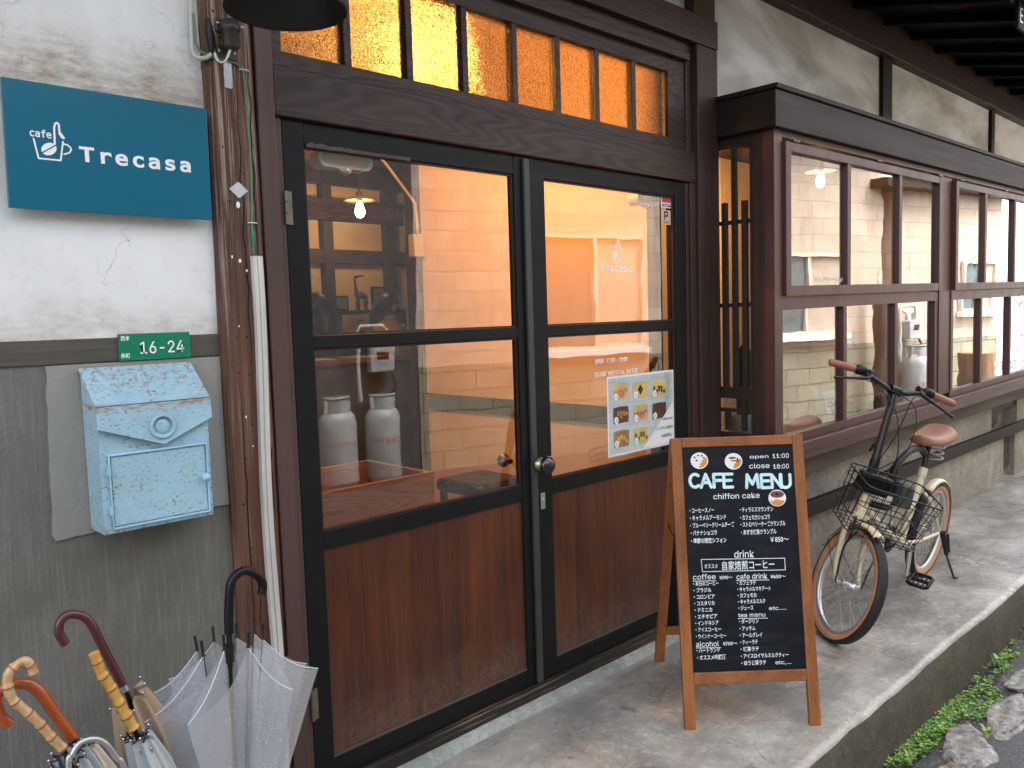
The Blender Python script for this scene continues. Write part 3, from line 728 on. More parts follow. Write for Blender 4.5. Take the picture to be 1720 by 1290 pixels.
b = MB().box(-1.5, 4.6, 3.9, 4.02, 2.28, 2.41); P(b, 'interior_beam', 'intwood', .003)
P(MB().box(3.5, 3.86, 5.09, 5.11, .6, 2.3), 'far_door', 'daypane')
P(MB().box(3.32, 7.6, -.234, .30, .782, .800), 'display_shelf', 'shelf', .002)
P(MB().box(3.1, 8.5, .30, .32, .07, .80), 'shelf_front', 'shelf')
# ================================================================ OPPOSITE SIDE OF THE LANE (seen mirrored in the panes)
OA = math.atan2(.274, .9617)
def L2W(s, t, z=0.): return Vector((4.3 + s*.9617 - t*.274, -5.1 + s*.274 + t*.9617, z))
MT['blocks'] = block_wall("beige_block_wall", .42, .215, (.74, .60, .47), (.60, .48, .37), (.40, .33, .25), .006)
MT['blocks_low'] = block_wall("olive_block_base", .42, .215, (.36, .34, .25), (.28, .265, .195), (.12, .11, .085))
MT['bluepane'] = plain("blue_grey_window_pane", (.11, .16, .17), .12, var=.25)
MT['frosted'] = plain("frosted_pane", (.55, .45, .35), .4)
MT['darkwall'] = plain('shadow_grey_wall', (.075, .08, .08), .7, var=.3)  # shadow behind the gas cylinders put into a dark wall colour
opp = thing('block_house', 'beige concrete block house across the lane with white framed windows', 'building', (4.3, -5.1, 0)); opp.rotation_euler.z = OA
ORG[opp.name] = Vector((0, 0, 0))
def Q(mb, name, mat, bevel=0., parent=None): return mb.build(name, mat, parent or opp, bevel)
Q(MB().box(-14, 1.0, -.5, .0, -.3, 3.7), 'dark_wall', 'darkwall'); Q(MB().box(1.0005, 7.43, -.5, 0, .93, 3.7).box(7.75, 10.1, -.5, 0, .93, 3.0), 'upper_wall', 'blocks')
Q(MB().box(1.0005, 7.43, -.5, .012, -.3, .9295).box(7.75, 10.1, -.5, .012, -.3, .9295), 'base_wall', 'blocks_low')
Q(MB().box(7.43, 7.75, -.6, -.4, -.3, 3.0), 'dark_recess', 'blackwoodx')
Q(MB().box(7.2, 10.2, -.6, .25, 3.0, 3.12).box(-14, 7.5, -.6, .35, 3.7, 3.82), 'roof_edge', 'canopy')
for s0, s1, z0, z1 in ((2.5, 3.95, 1.02, 2.36), (5.25, 6.72, 1.08, 2.12), (9.15, 9.95, 1.3, 2.05)):
    f = MB()
    f.box(s0, s1, .0125, .07, z0, z0+.045).box(s0, s1, .0125, .07, z1-.045, z1).box(s0, s0+.045, .0125, .07, z0+.0455, z1-.0455).box(s1-.045, s1, .0125, .07, z0+.0455, z1-.0455)
    mid = (s0+s1)/2; f.box(mid-.025, mid+.025, .0125, .065, z0+.0455, z1-.0455)
    wf = Q(f, 'window_frame', 'cream', .002)
    Q(MB().box(s0+.046, mid-.026, .014, .02, z0+.046, z1-.046), 'window_pane', 'bluepane', parent=wf)
    Q(MB().box(mid+.026, s1-.046, .014, .02, z0+.046, z1-.046), 'window_pane', 'frosted', parent=wf)
    Q(MB().box(s0-.05, s1+.05, .0125, .11, z0-.075, z0-.002), 'window_sill', 'white', .004, parent=wf)
MT['lpg'] = plain("pale_grey_cylinder_paint", (.40, .42, .42), .4, var=.1)
MT['redmark'] = plain("red_marking", (.55, .08, .05), .5)
def cylinder(s, t, label, h=.78, r=.185):
    root = thing('gas_cylinder', label, 'gas cylinder', L2W(s, t, -.215), 'gas cylinders standing along the block house')
    o = ORG[root.name]
    q = lambda m: m.xf(lambda v: v + o)
    prof = [(0, .0), (r*.8, .0), (r*.82, .04), (r*.9, .045), (r, .09), (r, h-.13), (r*.93, h-.07), (r*.76, h-.025), (r*.5, h), (0, h)]
    q(MB().lathe(prof, n=28)).build('tank', 'lpg', root)
    g = MB()
    for a0, a1 in ((20, 165), (195, 340)):
        ring = [(r*.72*math.cos(R_(a)), r*.72*math.sin(R_(a))) for a in range(a0, a1, 12)]; rin = [(x*.93, y*.93) for x, y in ring][::-1]
        g.prism(ring+rin, (0, 0, h-.05), (1,0,0), (0,1,0), (0, 0, .19))
    g.lathe([(r*.66, h+.12), (r*.75, h+.115), (r*.75, h+.14), (r*.66, h+.14)], n=20)
    q(g).build('valve_guard', 'lpg', root)
    q(MB().lathe([(.025, h-.01), (.025, h+.06), (.018, h+.065), (.018, h+.1), (.04, h+.1), (.04, h+.115), (0, h+.115)], n=14)).build('valve', 'brass', root)
    m = MB(); text(m, 'ファミリー', (0, 0, 0), (1,0,0), (0,0,1), .055, 'CENTER', .02)
    nn = Vector((-.274, .9617, 0)); aa = Vector((-.9617, -.274, 0))
    m.xf(lambda v: (lambda th: nn*(r+.0012)*math.cos(th) + aa*(r+.0012)*math.sin(th) + Vector((0, 0, h*.55+v.z)) + o)(v.x/r))
    m.build('painted_word', 'redmark', root)
    return root
cylinder(.03, .24, 'grey gas cylinder chained to block wall, nearer the corner pillar in the mirrored view')
cylinder(.50, .24, 'grey gas cylinder beside the meter, second of the chained pair')
cylinder(7.92, .24, 'grey gas cylinder on its own beside the dark post, mirrored in the bay window', .95, .185)
def meter(s, t, z, label, par=None):
    root = thing('gas_meter', label, 'gas meter', L2W(s, t, z), 'gas meters on the block house'); o = ORG[root.name]; rot = Matrix.Rotation(OA, 3, 'Z')
    q = lambda m: m.xf(lambda v: rot @ v + o)
    q(MB().box(-.12, .12, -.08, .08, 0, .26)).build('meter_body', 'lpg', root, .02, 3)
    q(MB().box(-.05, .05, .081, .086, .13, .2)).build('dial_window', 'blackmetal', root, .004)
    q(MB().tube([(-.07, 0, .26), (-.07, 0, .36), (-.07, -.1, .4), (-.07, -.15, .4)], .02, 10)).build('pipe', 'steel', root)
    q(MB().tube([(.07, 0, .26), (.07, 0, .42), (.02, .02, .46), (-.2, .02, .46), (-.24, .02, .4), (-.24, .02, -.3)], .02, 10)).build('pipe', 'cable_grey', root)
    q(MB().tube([(.1, .05, 0), (.13, .1, -.12), (.05, .14, -.25), (-.1, .1, -.32)], .012, 8)).build('hose', 'blackmetal', root)
meter(.55, .11, .92, 'grey gas meter on block wall above the chained cylinder pair')
meter(7.95, .11, .95, 'grey gas meter with pipes above the single cylinder by the post')
# old post, stump, fan unit
m = MB(); N = 14
m.tube([L2W(7.18+.015*math.sin(i), .22, -.22+1.9*i/N) for i in range(N+1)], [.085+.012*noise.noise(Vector((i*.7, 0, 0))) for i in range(N+1)], 10)
tag(m.build('old_post', 'lattice'), 'dark knotty timber post standing in front of the block wall', 'post')
m = MB(); N = 8
m.tube([L2W(8.75, .55, -.22+.95*i/N) for i in range(N+1)], [.22+.02*noise.noise(Vector((i*.9, 3, 0))) for i in range(N+1)], 14)
MT['stump'] = wood("split_log", (.1, .055, .025), (.34, .2, .1), 2, 1., .8, .6)
tag(m.build('log_stump', 'stump'), 'tall split log stump mirrored in the far bay window', 'stump')
root = thing('fan_unit', 'white outdoor fan unit with round grille beside the log stump', 'fan unit', L2W(9.7, .35, -.215)); o = ORG[root.name]; rot = Matrix.Rotation(OA, 3, 'Z')
q = lambda m: m.xf(lambda v: rot @ v + o)
q(MB().box(-.38, .38, -.14, .14, 0, .62)).build('casing', 'white', root, .02, 3)
g = MB()
for r in (.08, .13, .18, .23): g.tube([(-.08+r*math.cos(a*.2618), .15, .31+r*math.sin(a*.2618)) for a in range(24)], .006, 6, closed=True)
for a in range(8): g.tube([(-.08, .15, .31), (-.08+.23*math.cos(a*.785), .15, .31+.23*math.sin(a*.785))], .005, 5)
q(g).build('fan_grille', 'cable_grey', root)
# garden at the end of the wall
def leafmat(name, a, b):
    t = NT(name); oi = t.n('ObjectInfo'); n = t.noise(t.map((1,1,1)), 14, 3)
    t.set(col=t.ramp(n, [(.3, a), (.7, b)]), rough=.45, spec=.4); MT[name] = t.m
leafmat('leaf_green', (.03, .08, .02), (.1, .21, .04)); leafmat('leaf_light', (.10, .22, .05), (.25, .40, .10)); leafmat('petal_pink', (.6, .3, .36), (.8, .55, .6))
def leaf(mb, p, d, nrm, L, W_):
    d = Vector(d).normalized(); n = Vector(nrm); sd = d.cross(n)
    if sd.length < 1e-3: sd = d.cross(Vector((.3, .5, .8)))
    sd.normalize(); n = sd.cross(d); p = Vector(p)
    mb.add([p, p + d*L*.5 + sd*W_*.5 + n*L*.06, p + d*L, p + d*L*.5 - sd*W_*.5 + n*L*.06], [(0, 1, 2, 3)])
def rnd(a=1.): return Vector((random.gauss(0, a), random.gauss(0, a), random.gauss(0, a)))
def shrub(pos, r, h, label, flowers=0, seed=1):
    random.seed(seed); root = thing('garden_shrub', label, 'shrub', pos, 'shrubs in the garden beyond the block house'); o = Vector(pos)
    st = MB(); lf = MB(); fl = MB()
    for k in range(9):
        a = random.uniform(0, 6.28); tip = Vector((math.cos(a)*r*random.uniform(.3, 1), math.sin(a)*r*random.uniform(.3, 1), h*random.uniform(.6, 1)))
        st.tube([o, o+tip*.5+rnd(.03), o+tip], [.012, .008, .004], 5)
        for j in range(60):
            p = o + tip*random.uniform(.3, 1.02) + rnd(r*.2); leaf(lf, p, rnd()+Vector((0, 0, .4)), rnd(), random.uniform(.06, .13), .045)
        if k < flowers:
            for j in range(26): leaf(fl, o+tip+rnd(.05)+Vector((0, 0, .04)), rnd(), rnd(), .04, .03)
    st.build('stem', 'stump', root); lf.build('foliage', 'leaf_green', root)
    if flowers: fl.build('blossom', 'petal_pink', root)
shrub(L2W(10.6, .7, -.215), .45, 1.3, 'pink flowering shrub nearest the fan unit', 8, 3)
shrub(L2W(11.5, .2, -.215), .6, 1.9, 'tall green shrub behind the pink flowering one', 0, 5)
shrub(L2W(12.6, .9, -.215), .6, 1.5, 'far pink flowering shrub at the lane end', 7, 7)
shrub(L2W(13.8, -.4, -.215), .8, 2.4, 'large green shrub at the garden corner by white screen', 0, 9)
m = MB()
for i in range(14): m.box(10.3+.3*i, 10.34+.3*i, -1.2, -1.17, -.2, 2.2)
m.box(10.2, 14.5, -1.165, -1.14, 2.0, 2.06).box(10.2, 14.5, -1.165, -1.14, .6, .66)
rot4 = lambda v: L2W(v.x, v.y, v.z); m.xf(rot4)
tag(m.build('slat_screen', 'white'), 'white slatted garden screen beyond the block house', 'screen')
m = MB().box(10, 26, -6.2, -6, -.2, 3.4); m.xf(rot4); tag(m.build('far_wall', 'white'), 'pale rendered wall far behind the garden', 'wall')

# ================================================================ INSIDE
def pendant(x, y, z, label, power, shade=True, ceil=2.99, col=(1, .55, .2)):
    root = thing('pendant_lamp', label, 'lamp', (x, y, z), 'pendant lamps hanging in the cafe')
    MB().tube([(x, y, z+.11), (x, y, ceil)], .003, 6).build('cord', 'blackmetal', root)
    MB().lathe([(.016, .05), (.02, .06), (.02, .10), (.008, .115), (0, .116)], (x, y, z), n=14).build('socket', 'brass', root)
    MB().lathe([(0, -.055), (.02, -.048), (.031, -.025), (.031, -.005), (.022, .02), (.013, .05)], (x, y, z), n=18).build('bulb', 'bulb' if shade else 'bulbnear', root)
    if shade: MB().lathe([(.018, .085), (.05, .075), (.105, .055), (.107, .052), (.05, .070), (.018, .08)], (x, y, z), n=28).build('shade', 'cream', root)
    l = bpy.data.lights.new('bulb_light', 'POINT'); l.energy = power; l.color = col; l.shadow_soft_size = .05
    lo = bpy.data.objects.new('bulb_light', l); C.objects.link(lo); lo.parent = root; lo.location = (0, 0, -.11)
pendant(2.05, .62, 2.50, 'bare glowing bulb close behind the pebbled transom panes', 9.5, False, col=(1, .37, .045))
pendant(2.98, 2.4, 2.14, 'lit pendant with small round shade seen in the left door', .55)
pendant(5.5, .55, 2.30, 'lit pendant with flat shade seen in the bay window', 2.6)
pendant(7.2, 1.9, 2.5, 'added pendant washing the partition behind the side lattice with warm light', 7.0, col=(1, .45, .12))  # added lamp, warms the partition glimpsed through the side lattice
pendant(4.4, 4.55, 2.5, 'lit pendant over the figurine shelf on the back wall', 1.8)
# wooden box counter with sunken top
t = thing('box_counter', 'low wooden counter with a sunken dark tray top behind the left door', 'counter', (1.6, 1.3, .07))
m = MB().box(.75, 2.40, 1.0, 1.03, .07, .695).box(.75, 2.40, 1.53, 1.56, .07, .695).box(.75, .78, 1.0305, 1.5295, .07, .695).box(2.37, 2.40, 1.0305, 1.5295, .07, .695); m.build('box_sides', 'intwood', t, .004)
MB().box(.7805, 2.3695, 1.0305, 1.5295, .50, .53).build('tray_floor', 'intdarkx', t)
# stool
t = thing('stool', 'black padded stool with dark wooden legs just inside the doors', 'stool', (2.76, 1.08, .07))
MB().box(2.60, 2.94, .90, 1.26, .53, .60).build('seat', 'leather', t, .03, 4)
for x in (2.62, 2.89):
    for y in (.92, 1.21): MB().box(x, x+.03, y, y+.03, .07, .53).build('leg', 'intdark', t, .003)
MB().box(2.6505, 2.8895, .925, .945, .25, .28).box(2.6505, 2.8895, 1.215, 1.235, .25, .28).build('rail', 'intdark', t, .002)
MT['darkpaint'] = plain('grey_counter_paint', (.11, .11, .105), .6)
# service counter with papers
t = thing('service_counter', 'long pale service counter in front of the two people', 'counter', (3.5, 3.6, .07))
MB().box(1.2, 5.2, 3.42, 3.85, .07, 1.10).build('counter_front', 'darkpaint', t)
MB().box(1.15, 5.25, 3.36, 3.9, 1.1005, 1.14).build('counter_top', 'intwood', t, .004)
for i, (x, a) in enumerate(((2.75, .2), (3.3, -.15), (3.72, .1))):
    m = MB().box(-.11, .11, -.15, .15, 0, .004); rm = Matrix.Rotation(a, 3, 'Z'); m.xf(lambda v: rm @ v + Vector((x, 3.6, 1.1405)))
    tag(m.build('menu_sheet', 'paper'), ['white menu sheet at the left end of the counter', 'white menu sheet lying mid counter', 'white menu sheet nearest the person in cream'][i], 'menu', 'menu sheets on the service counter')
# figurine shelf
t = thing('wall_cabinet', 'dark open cabinet carrying figurines against the back wall', 'cabinet', (4.7, 4.9, 1.0))
MB().box(4.25, 5.05, 4.75, 5.10, 1.50, 1.54).box(4.25, 4.29, 4.75, 5.1, .9, 1.4995).box(5.01, 5.05, 4.75, 5.1, .9, 1.4995).box(4.25, 5.05, 4.75, 5.1, .86, .8995).box(4.2905, 5.0095, 4.76, 5.1, 1.20, 1.23).build('carcass', 'intdarkx', t, .003)
def giraffe(x, y, z, h, label):
    m = MB(); k = h/.3
    for dx, dy in ((-.04, -.015), (-.04, .015), (.04, -.015), (.04, .015)): m.tube([(x+dx*k, y+dy*k, z), (x+dx*.9*k, y+dy*k, z+.1*k)], .008*k, 6)
    m.tube([(x-.05*k, y, z+.11*k), (x, y, z+.125*k), (x+.05*k, y, z+.105*k)], [.02*k, .03*k, .018*k], 8)
    m.tube([(x-.045*k, y, z+.12*k), (x-.055*k, y, z+.2*k), (x-.06*k, y, z+.27*k)], [.02*k, .011*k, .009*k], 8)
    m.tube([(x-.055*k, y, z+.275*k), (x-.02*k, y, z+.282*k), (x+.03*k, y, z+.285*k)][::-1], [.005*k, .009*k, .012*k], 7)
    m.tube([(x+.05*k, y, z+.11*k), (x+.062*k, y, z+.05*k)], .004*k, 5)
    tag(m.build('giraffe_figurine', 'intdark'), label, 'figurine', 'figurines on the back cabinet')
giraffe(4.62, 4.9, 1.5405, .36, 'larger dark giraffe figurine on top of the cabinet'); giraffe(4.6, 4.88, 1.2305, .22, 'smaller giraffe figurine inside the cabinet')
for x, h, lb in ((4.4, .1, 'squat dark figurine left of the small giraffe'), (4.78, .15, 'rounded dark figurine right of the small giraffe')):
    tag(MB().lathe([(0, 0), (.04, 0), (.045, .03), (.03, h*.6), (.035, h*.75), (.02, h*.95), (0, h)], (x, 4.88, 1.2305), n=14).build('figurine', 'intdark'), lb, 'figurine', 'figurines on the back cabinet')
for x, w_, h, lb in ((4.42, .16, .15, 'small dark picture frame left of the tall giraffe'), (4.86, .17, .24, 'upright dark picture frame right of the tall giraffe')):
    t = thing('picture_frame', lb, 'picture', (x, 4.95, 1.5405), 'pictures on the back cabinet')
    MB().box(x-w_/2, x+w_/2, 4.95, 4.965, 1.5405, 1.5405+h).build('frame', 'blackmetal', t, .004)
    MB().box(x-w_/2+.02, x+w_/2-.02, 4.946, 4.9497, 1.5605, 1.5205+h).build('picture', 'bluepane', t)
# people
def person(pos, ang, label, shirt, top=1.6, hair_len=.38, armz=1.15):
    root = thing('person', label, 'person', pos); root.rotation_euler.z = ang; ORG[root.name] = Vector((0, 0, 0)); k = top/1.68
    J = [((0,0,.90), .13), ((0,0,1.08), .115), ((0,0,1.28), .135), ((0,.0,1.40), .075), ((0,.01,1.48), .05), ((0,.02,1.56), .085), ((0,.02,1.62), .08)]
    E_ = [(0,1),(1,2),(2,3),(3,4),(4,5),(5,6)]
    for sx in (-1, 1):
        b = len(J); J += [((sx*.17,0,1.37), .055), ((sx*.22,.03,1.14), .042), ((sx*.17,.22,1.06), .034), ((sx*.15,.29,1.07), .03)]
        E_ += [(3, b), (b, b+1), (b+1, b+2), (b+2, b+3)]
        b = len(J); J += [((sx*.09,0,.84), .095), ((sx*.1,.02,.48), .065), ((sx*.1,-.01,.1), .045), ((sx*.1,.13,.04), .04)]
        E_ += [(0, b), (b, b+1), (b+1, b+2), (b+2, b+3)]
    me = bpy.data.meshes.new('body'); me.from_pydata([Vector(p)*k for p, r in J], E_, []); o = bpy.data.objects.new('body', me); C.objects.link(o); o.parent = root
    sk = o.modifiers.new('skin', 'SKIN'); 
    for v, (p, r) in zip(me.skin_vertices[0].data, J): v.radius = (r*k, r*k*.85)
    me.skin_vertices[0].data[0].use_root = True
    ss = o.modifiers.new('sub', 'SUBSURF'); ss.levels = 2; ss.render_levels = 2; sk.use_smooth_shade = True
    me.materials.append(MT['skin'])
    h = MB(); h.ball((0, .0, 1.60*k), .118*k, 12, (1, 1.05, 1.12)); n0 = len(h.v)
    for v in h.v:
        if v.y > .07*k and v.z < 1.66*k: v.y = .07*k
    h.tube([(0, -.05*k, 1.62*k), (0, -.10*k, 1.5*k), (0, -.11*k, 1.38*k), (0, -.115*k, (1.5-hair_len)*k)], [.09*k, .115*k, .12*k, .07*k], 12)
    h.build('hair', 'hair', root)
    f = MB().ball((0, .105*k, 1.575*k), .016*k, 6).ball((-.035*k, .098*k, 1.60*k), .011*k, 6).ball((.035*k, .098*k, 1.60*k), .011*k, 6); f.build('face_features', 'skin', root)
    c = MB().lathe([(.165*k, .80*k), (.15*k, .92*k), (.135*k, 1.08*k), (.165*k, 1.26*k), (.15*k, 1.38*k), (.075*k, 1.45*k), (.058*k, 1.46*k)], n=24)
    for v in c.v: v.x *= 1.18; v.y *= .86
    for sx in (-1, 1): c.tube([(sx*.16*k, 0, 1.38*k), (sx*.205*k, .01*k, 1.26*k), (sx*.223*k, .03*k, 1.12*k)], [.07*k, .064*k, .056*k], 12)
    c.build('shirt', shirt, root)
    for sx in (-1, 1):
        hd = MB(); w0 = Vector((sx*.148, .30, 1.07))
        for fi, L in enumerate((.065, .075, .07, .055)):
            a0 = w0 + Vector((sx*(.024-.016*fi), .03, 0)); hd.tube([a0*k, (a0+Vector((0, L*.6, -.004)))*k, (a0+Vector((0, L, -.022)))*k], [.009*k, .008*k, .006*k], 6)
        hd.tube([(w0+Vector((-sx*.025, 0, 0)))*k, (w0+Vector((-sx*.05, .03, -.005)))*k, (w0+Vector((-sx*.052, .06, -.012)))*k], [.011*k, .009*k, .007*k], 6)
        hd.build('fingers', 'skin', root)
person((3.78, 4.35, .07), R_(20), 'person with long dark hair seen from behind in a dark sleeveless top', 'darkshirt', 1.58)
person((4.55, 4.35, .07), R_(200), 'person with short dark hair in a cream shirt behind the counter', 'shirt', 1.58, .16)
# fittings inside, above the doors
def fitting(x0, x1, label):
    t = thing('door_fitting', label, 'fitting', ((x0+x1)/2, .06, 1.89), 'cream fittings inside over the doors')
    w_ = x1-x0; pr = [(x0+.026+.026*math.cos(a), 1.906+.026*math.sin(a)) for a in [math.pi/2+math.pi*i/8 for i in range(9)]] + [(x1-.026+.026*math.cos(a), 1.906+.026*math.sin(a)) for a in [-math.pi/2+math.pi*i/8 for i in range(9)]]
    MB().prism(pr, (0, .060, 0), (1,0,0), (0,0,1), (0, .055, 0)).build('housing', 'cream', t, .004)
    MB().prism([((x-(x0+x1)/2)*.86+(x0+x1)/2, (z-1.906)*.75+1.906) for x, z in pr], (0, .0585, 0), (1,0,0), (0,0,1), (0, .0012, 0)).build('face_plate', 'cardboard', t)
    MB().ball(((x0+x1)/2, .075, 1.882), .026, 8, (1, .6, .7)).build('sensor_dome', 'chrome', t)
fitting(1.285, 1.475, 'cream rounded fitting with chrome dome inside the left door head'); fitting(2.80, 2.96, 'cream rounded fitting with chrome dome inside the right door head')
t = thing('junction_box', 'white junction box with cable on the interior post', 'junction box', (2.93, 1.76, 1.78)); MB().box(2.90, 2.975, 1.74, 1.798, 1.79, 1.92).build('box', 'cable_grey', t, .006)
MB().tube([(2.965, 1.79, 1.93), (2.95, 1.78, 2.1), (2.75, 1.77, 2.3), (2.55, 1.76, 2.45), (2.4, 1.8, 2.55)], .008, 8).build('cable', 'cable_grey', t)
# bay display
t = thing('print_stand', 'kraft mounted white print with hand lettering leaning in the bay window', 'framed print', (4.2, -.06, .80))
fa = Vector((.985, -.17, 0)); fb = Vector((.05, .28, .96)).normalized(); fo = Vector((4.05, -.14, .801)); fn = fa.cross(fb)
MB().obox(fo, fa*.24, -fn*.006, fb*.22).build('mount', 'cardboard', t)
MB().obox(fo+fa*.09+fb*.065+fn*.0004, fa*.125, -fn*.002+fn*.0016, fb*.12).build('print', 'paper', t)
m = MB(); text(m, 'Café', fo+fa*.098+fb*.10, fa, fb, .03, width=.1, depth=.0012, shear=.3); m.build('lettering', 'blackmetal', t)
random.seed(3)
for i, (x, y, r, lb) in enumerate(((4.66, .03, .11, 'mossy mound on the display shelf behind the print'), (5.02, -.07, .10, 'mossy mound on the display shelf at the right window post'))):
    t = thing('moss_mound', lb, 'moss', (x, y, .80), 'moss mounds on the display shelf'); m = MB()
    for k in range(420):
        a = random.uniform(0, 6.28); rr = r*math.sqrt(random.random()); p = Vector((x+rr*math.cos(a)*1.5, y+rr*math.sin(a)*.7, .80+.075*(1-(rr/r)**2)*random.uniform(.6, 1)))
        leaf(m, p, rnd()+Vector((0, 0, .8)), rnd(), .03, .012)
    m.build('moss_leaf', 'moss', t)
    MB().lathe([(0, .0), (r*1.0, .0), (r*.95, .02), (r*.6, .05), (0, .06)], (x, y, .8005), n=18).xf(lambda v: Vector((x+(v.x-x)*1.4, y+(v.y-y)*.7, v.z))).build('mound', 'moss', t)
t = thing('cactus', 'green cactus with one rounded arm showing at the bay corner', 'cactus', (3.62, .05, .80))
MB().lathe([(0, 0), (.07, 0), (.085, .1), (.08, .11), (0, .1)], (3.62, .05, .8005), n=18).build('pot', 'cable_grey', t)
m = MB().tube([(3.62, .05, .9), (3.62, .05, 1.1), (3.62, .05, 1.22), (3.62, .05, 1.25)], [.035, .04, .035, .01], 12).tube([(3.63, .05, 1.0), (3.70, .05, 1.05), (3.76, .04, 1.12), (3.785, .04, 1.155), (3.79, .04, 1.162)], [.025, .03, .033, .026, .008], 12)
m.build('stem', 'cactus', t)
# ================================================================ ON THE LEFT WALL
def TXT(name, s, o, a, b, h, mat, parent, **k):
    m = MB(); text(m, s, o, a, b, h, **k); return m.build(name, mat, parent)
XA, ZA = Vector((1, 0, 0)), Vector((0, 0, 1))
def logo(mb, o, k, r):
    """cup with a bean and a tall heel shaped spoon; o = lower left, k = scale to metres"""
    def ST(pts, rr=r): stroke(mb, [(x*k, z*k) for x, z in pts], o, XA, ZA, 1., rr*k)
    ST([(.005, .042), (.012, .001), (.056, .001), (.0635, .043)], .0018)
    ST([(.065, .038), (.073, .0365), (.0785, .031), (.079, .027), (.075, .020), (.064, .0155)], .0017)
    ST([(.0465, .036), (.0475, .072), (.0505, .081), (.0545, .083), (.0575, .079), (.0575, .064), (.0655, .052)], .0022)
    ST([(.0575, .060), (.0625, .052), (.0655, .0515)], .0026)
    for sgn in (1, -1):                                # two halves of the bean
        ca, sa = math.cos(R_(35)), math.sin(R_(35)); pts = []
        for a in range(0, 181, 15):
            u, v = .0165*math.cos(R_(a)), sgn*(.0013+.0112*math.sin(R_(a))); pts.append((.034+u*ca-v*sa, .0235+u*sa+v*ca))
        P0 = Vector(o); mb.add([P0 + XA*x*k + ZA*z*k + Vector((0, -.0007, 0)) for x, z in (pts if sgn > 0 else pts[::-1])], [tuple(range(len(pts)))], False)
    text(mb, 'cafe', Vector(o)+XA*(-.002*k)+ZA*(.0475*k), XA, ZA, .0175*k, bold=.02, width=.043*k, depth=.0009, font=MONO)
t = thing('shop_sign', 'teal blue enamel sign with white cup emblem and lettering on the plaster wall', 'sign', (.69, -.035, 1.69))
MB().obox((.4605, -.041, 1.690), (.4475, 0, 0), (0, .012, 0), (.0035, 0, .275)).build('panel', 'bluesign', t, .0012)
for x in (.52, .85): MB().box(x, x+.03, -.0287, -.0005, 1.72, 1.94).build('mounting_rail', 'steel', t)
m = MB(); logo(m, (.512, -.0412, 1.7995), 1., 1.); m.build('emblem', 'white', t)
TXT('lettering', 'Trecasa', (.6075, -.0412, 1.8045), XA, ZA, .036, 'white', t, bold=.028, space=1.2, width=.254, font=MONO)
t = thing('address_plate', 'small green plate numbered 16-24 above the mailbox', 'plate', (.76, -.006, 1.345))
MB().box(.6735, .846, -.0095, -.0045, 1.345, 1.410).build('plate', 'green', t, .0012)
TXT('number', '16-24', (.7225, -.0097, 1.3605), XA, ZA, .034, 'white', t, width=.107, bold=.006, font=SANS)
TXT('small_characters', '西本', (.679, -.0097, 1.3945), XA, ZA, .0095, 'white', t, bold=.02, width=.021); TXT('small_characters', '条町', (.677, -.0097, 1.3525), XA, ZA, .0095, 'white', t, bold=.02, width=.021)

# mailbox: local frame with z measured from its bottom
t = thing('mailbox', 'pale blue rust flecked metal mailbox hung on the grey mortar wall', 'mailbox', (.711, 0, .955)); o = Vector((0, 0, .955))
q = lambda m: m.xf(lambda v: v + o)
x0, x1, yf, yb = .585, .838, -.105, -.0075
body = MB().prism([(yb, 0), (yf, 0), (yf, .288), (yb, .372)], (x0, 0, 0), (0,1,0), (0,0,1), (x1-x0, 0, 0))
q(body).build('box', 'mailbox', t, .003)
lid = MB(); a, b = x0-.004, x1+.006
def slab(mb, pts, n):                                  # thin sheet from an outline, thickness along n
    k = len(pts); n = Vector(n); P0 = [Vector(p) for p in pts]; mb.add(P0+[p+n for p in P0], [tuple(range(k))[::-1], tuple(range(k, 2*k))] + [(i, (i+1) % k, k+(i+1) % k, k+i) for i in range(k)], False)
slab(lid, [(a, yb, .376), (b, yb, .376), (b, yf-.006, .293), (a, yf-.006, .293)][::-1], (0, -.0012, .003))
slab(lid, [(a, yf-.0065, .2925), (b, yf-.0065, .2925), (b, yf-.012, .245), ((a+b)/2+.012, yf-.015, .193), (a, yf-.012, .243)], (0, -.003, 0))
lid.prism([(yb, .373), (yf-.004, .290), (yf-.008, .248), (yf+.0, .262), (yf+.001, .287), (yb, .368)], (b-.003, 0, 0), (0,1,0), (0,0,1), (.003, 0, 0))
q(lid).build('lid', 'mailbox', t, .0012)
rg = MB().tube([((a+b)/2+.010+.0265*math.cos(i*math.pi/14), yf-.0185, .236+.0255*math.sin(i*math.pi/14)) for i in range(28)], .0042, 10, closed=True)
q(rg).build('raised_ring', 'mailbox', t)
q(MB().ball(((a+b)/2+.010, yf-.016, .236), .018, 8, (1, .22, 1))).build('ring_button', 'mailbox', t)
d = q(MB().box(x0+.022, x1-.014, yf-.0035, yf-.0005, .017, .176)).build('hatch', 'mailbox', t, .001)
fr = MB(); c4 = [(x0+.018, .012), (x1-.010, .012), (x1-.010, .181), (x0+.018, .181)]
fr.tube([(x, yf-.0045, z) for x, z in c4], .0036, 8, closed=True); q(fr).build('hatch_rim', 'bluepaint', t)
for z in (.045, .135): q(MB().tube([(x0+.016, yf-.006, z), (x0+.016, yf-.006, z+.022)], .005, 10).box(x0+.006, x0+.026, yf-.002, yf-.0004, z+.002, z+.02)).build('hatch_hinge', 'mailbox', t)
q(MB().lathe([(.005, 0), (.005, .008), (.009, .012), (.0105, .019), (.007, .026), (0, .028)], (.818, yf-.003, .100), (0, -1, 0), 16)).build('hatch_knob', 'bluepaint', t)

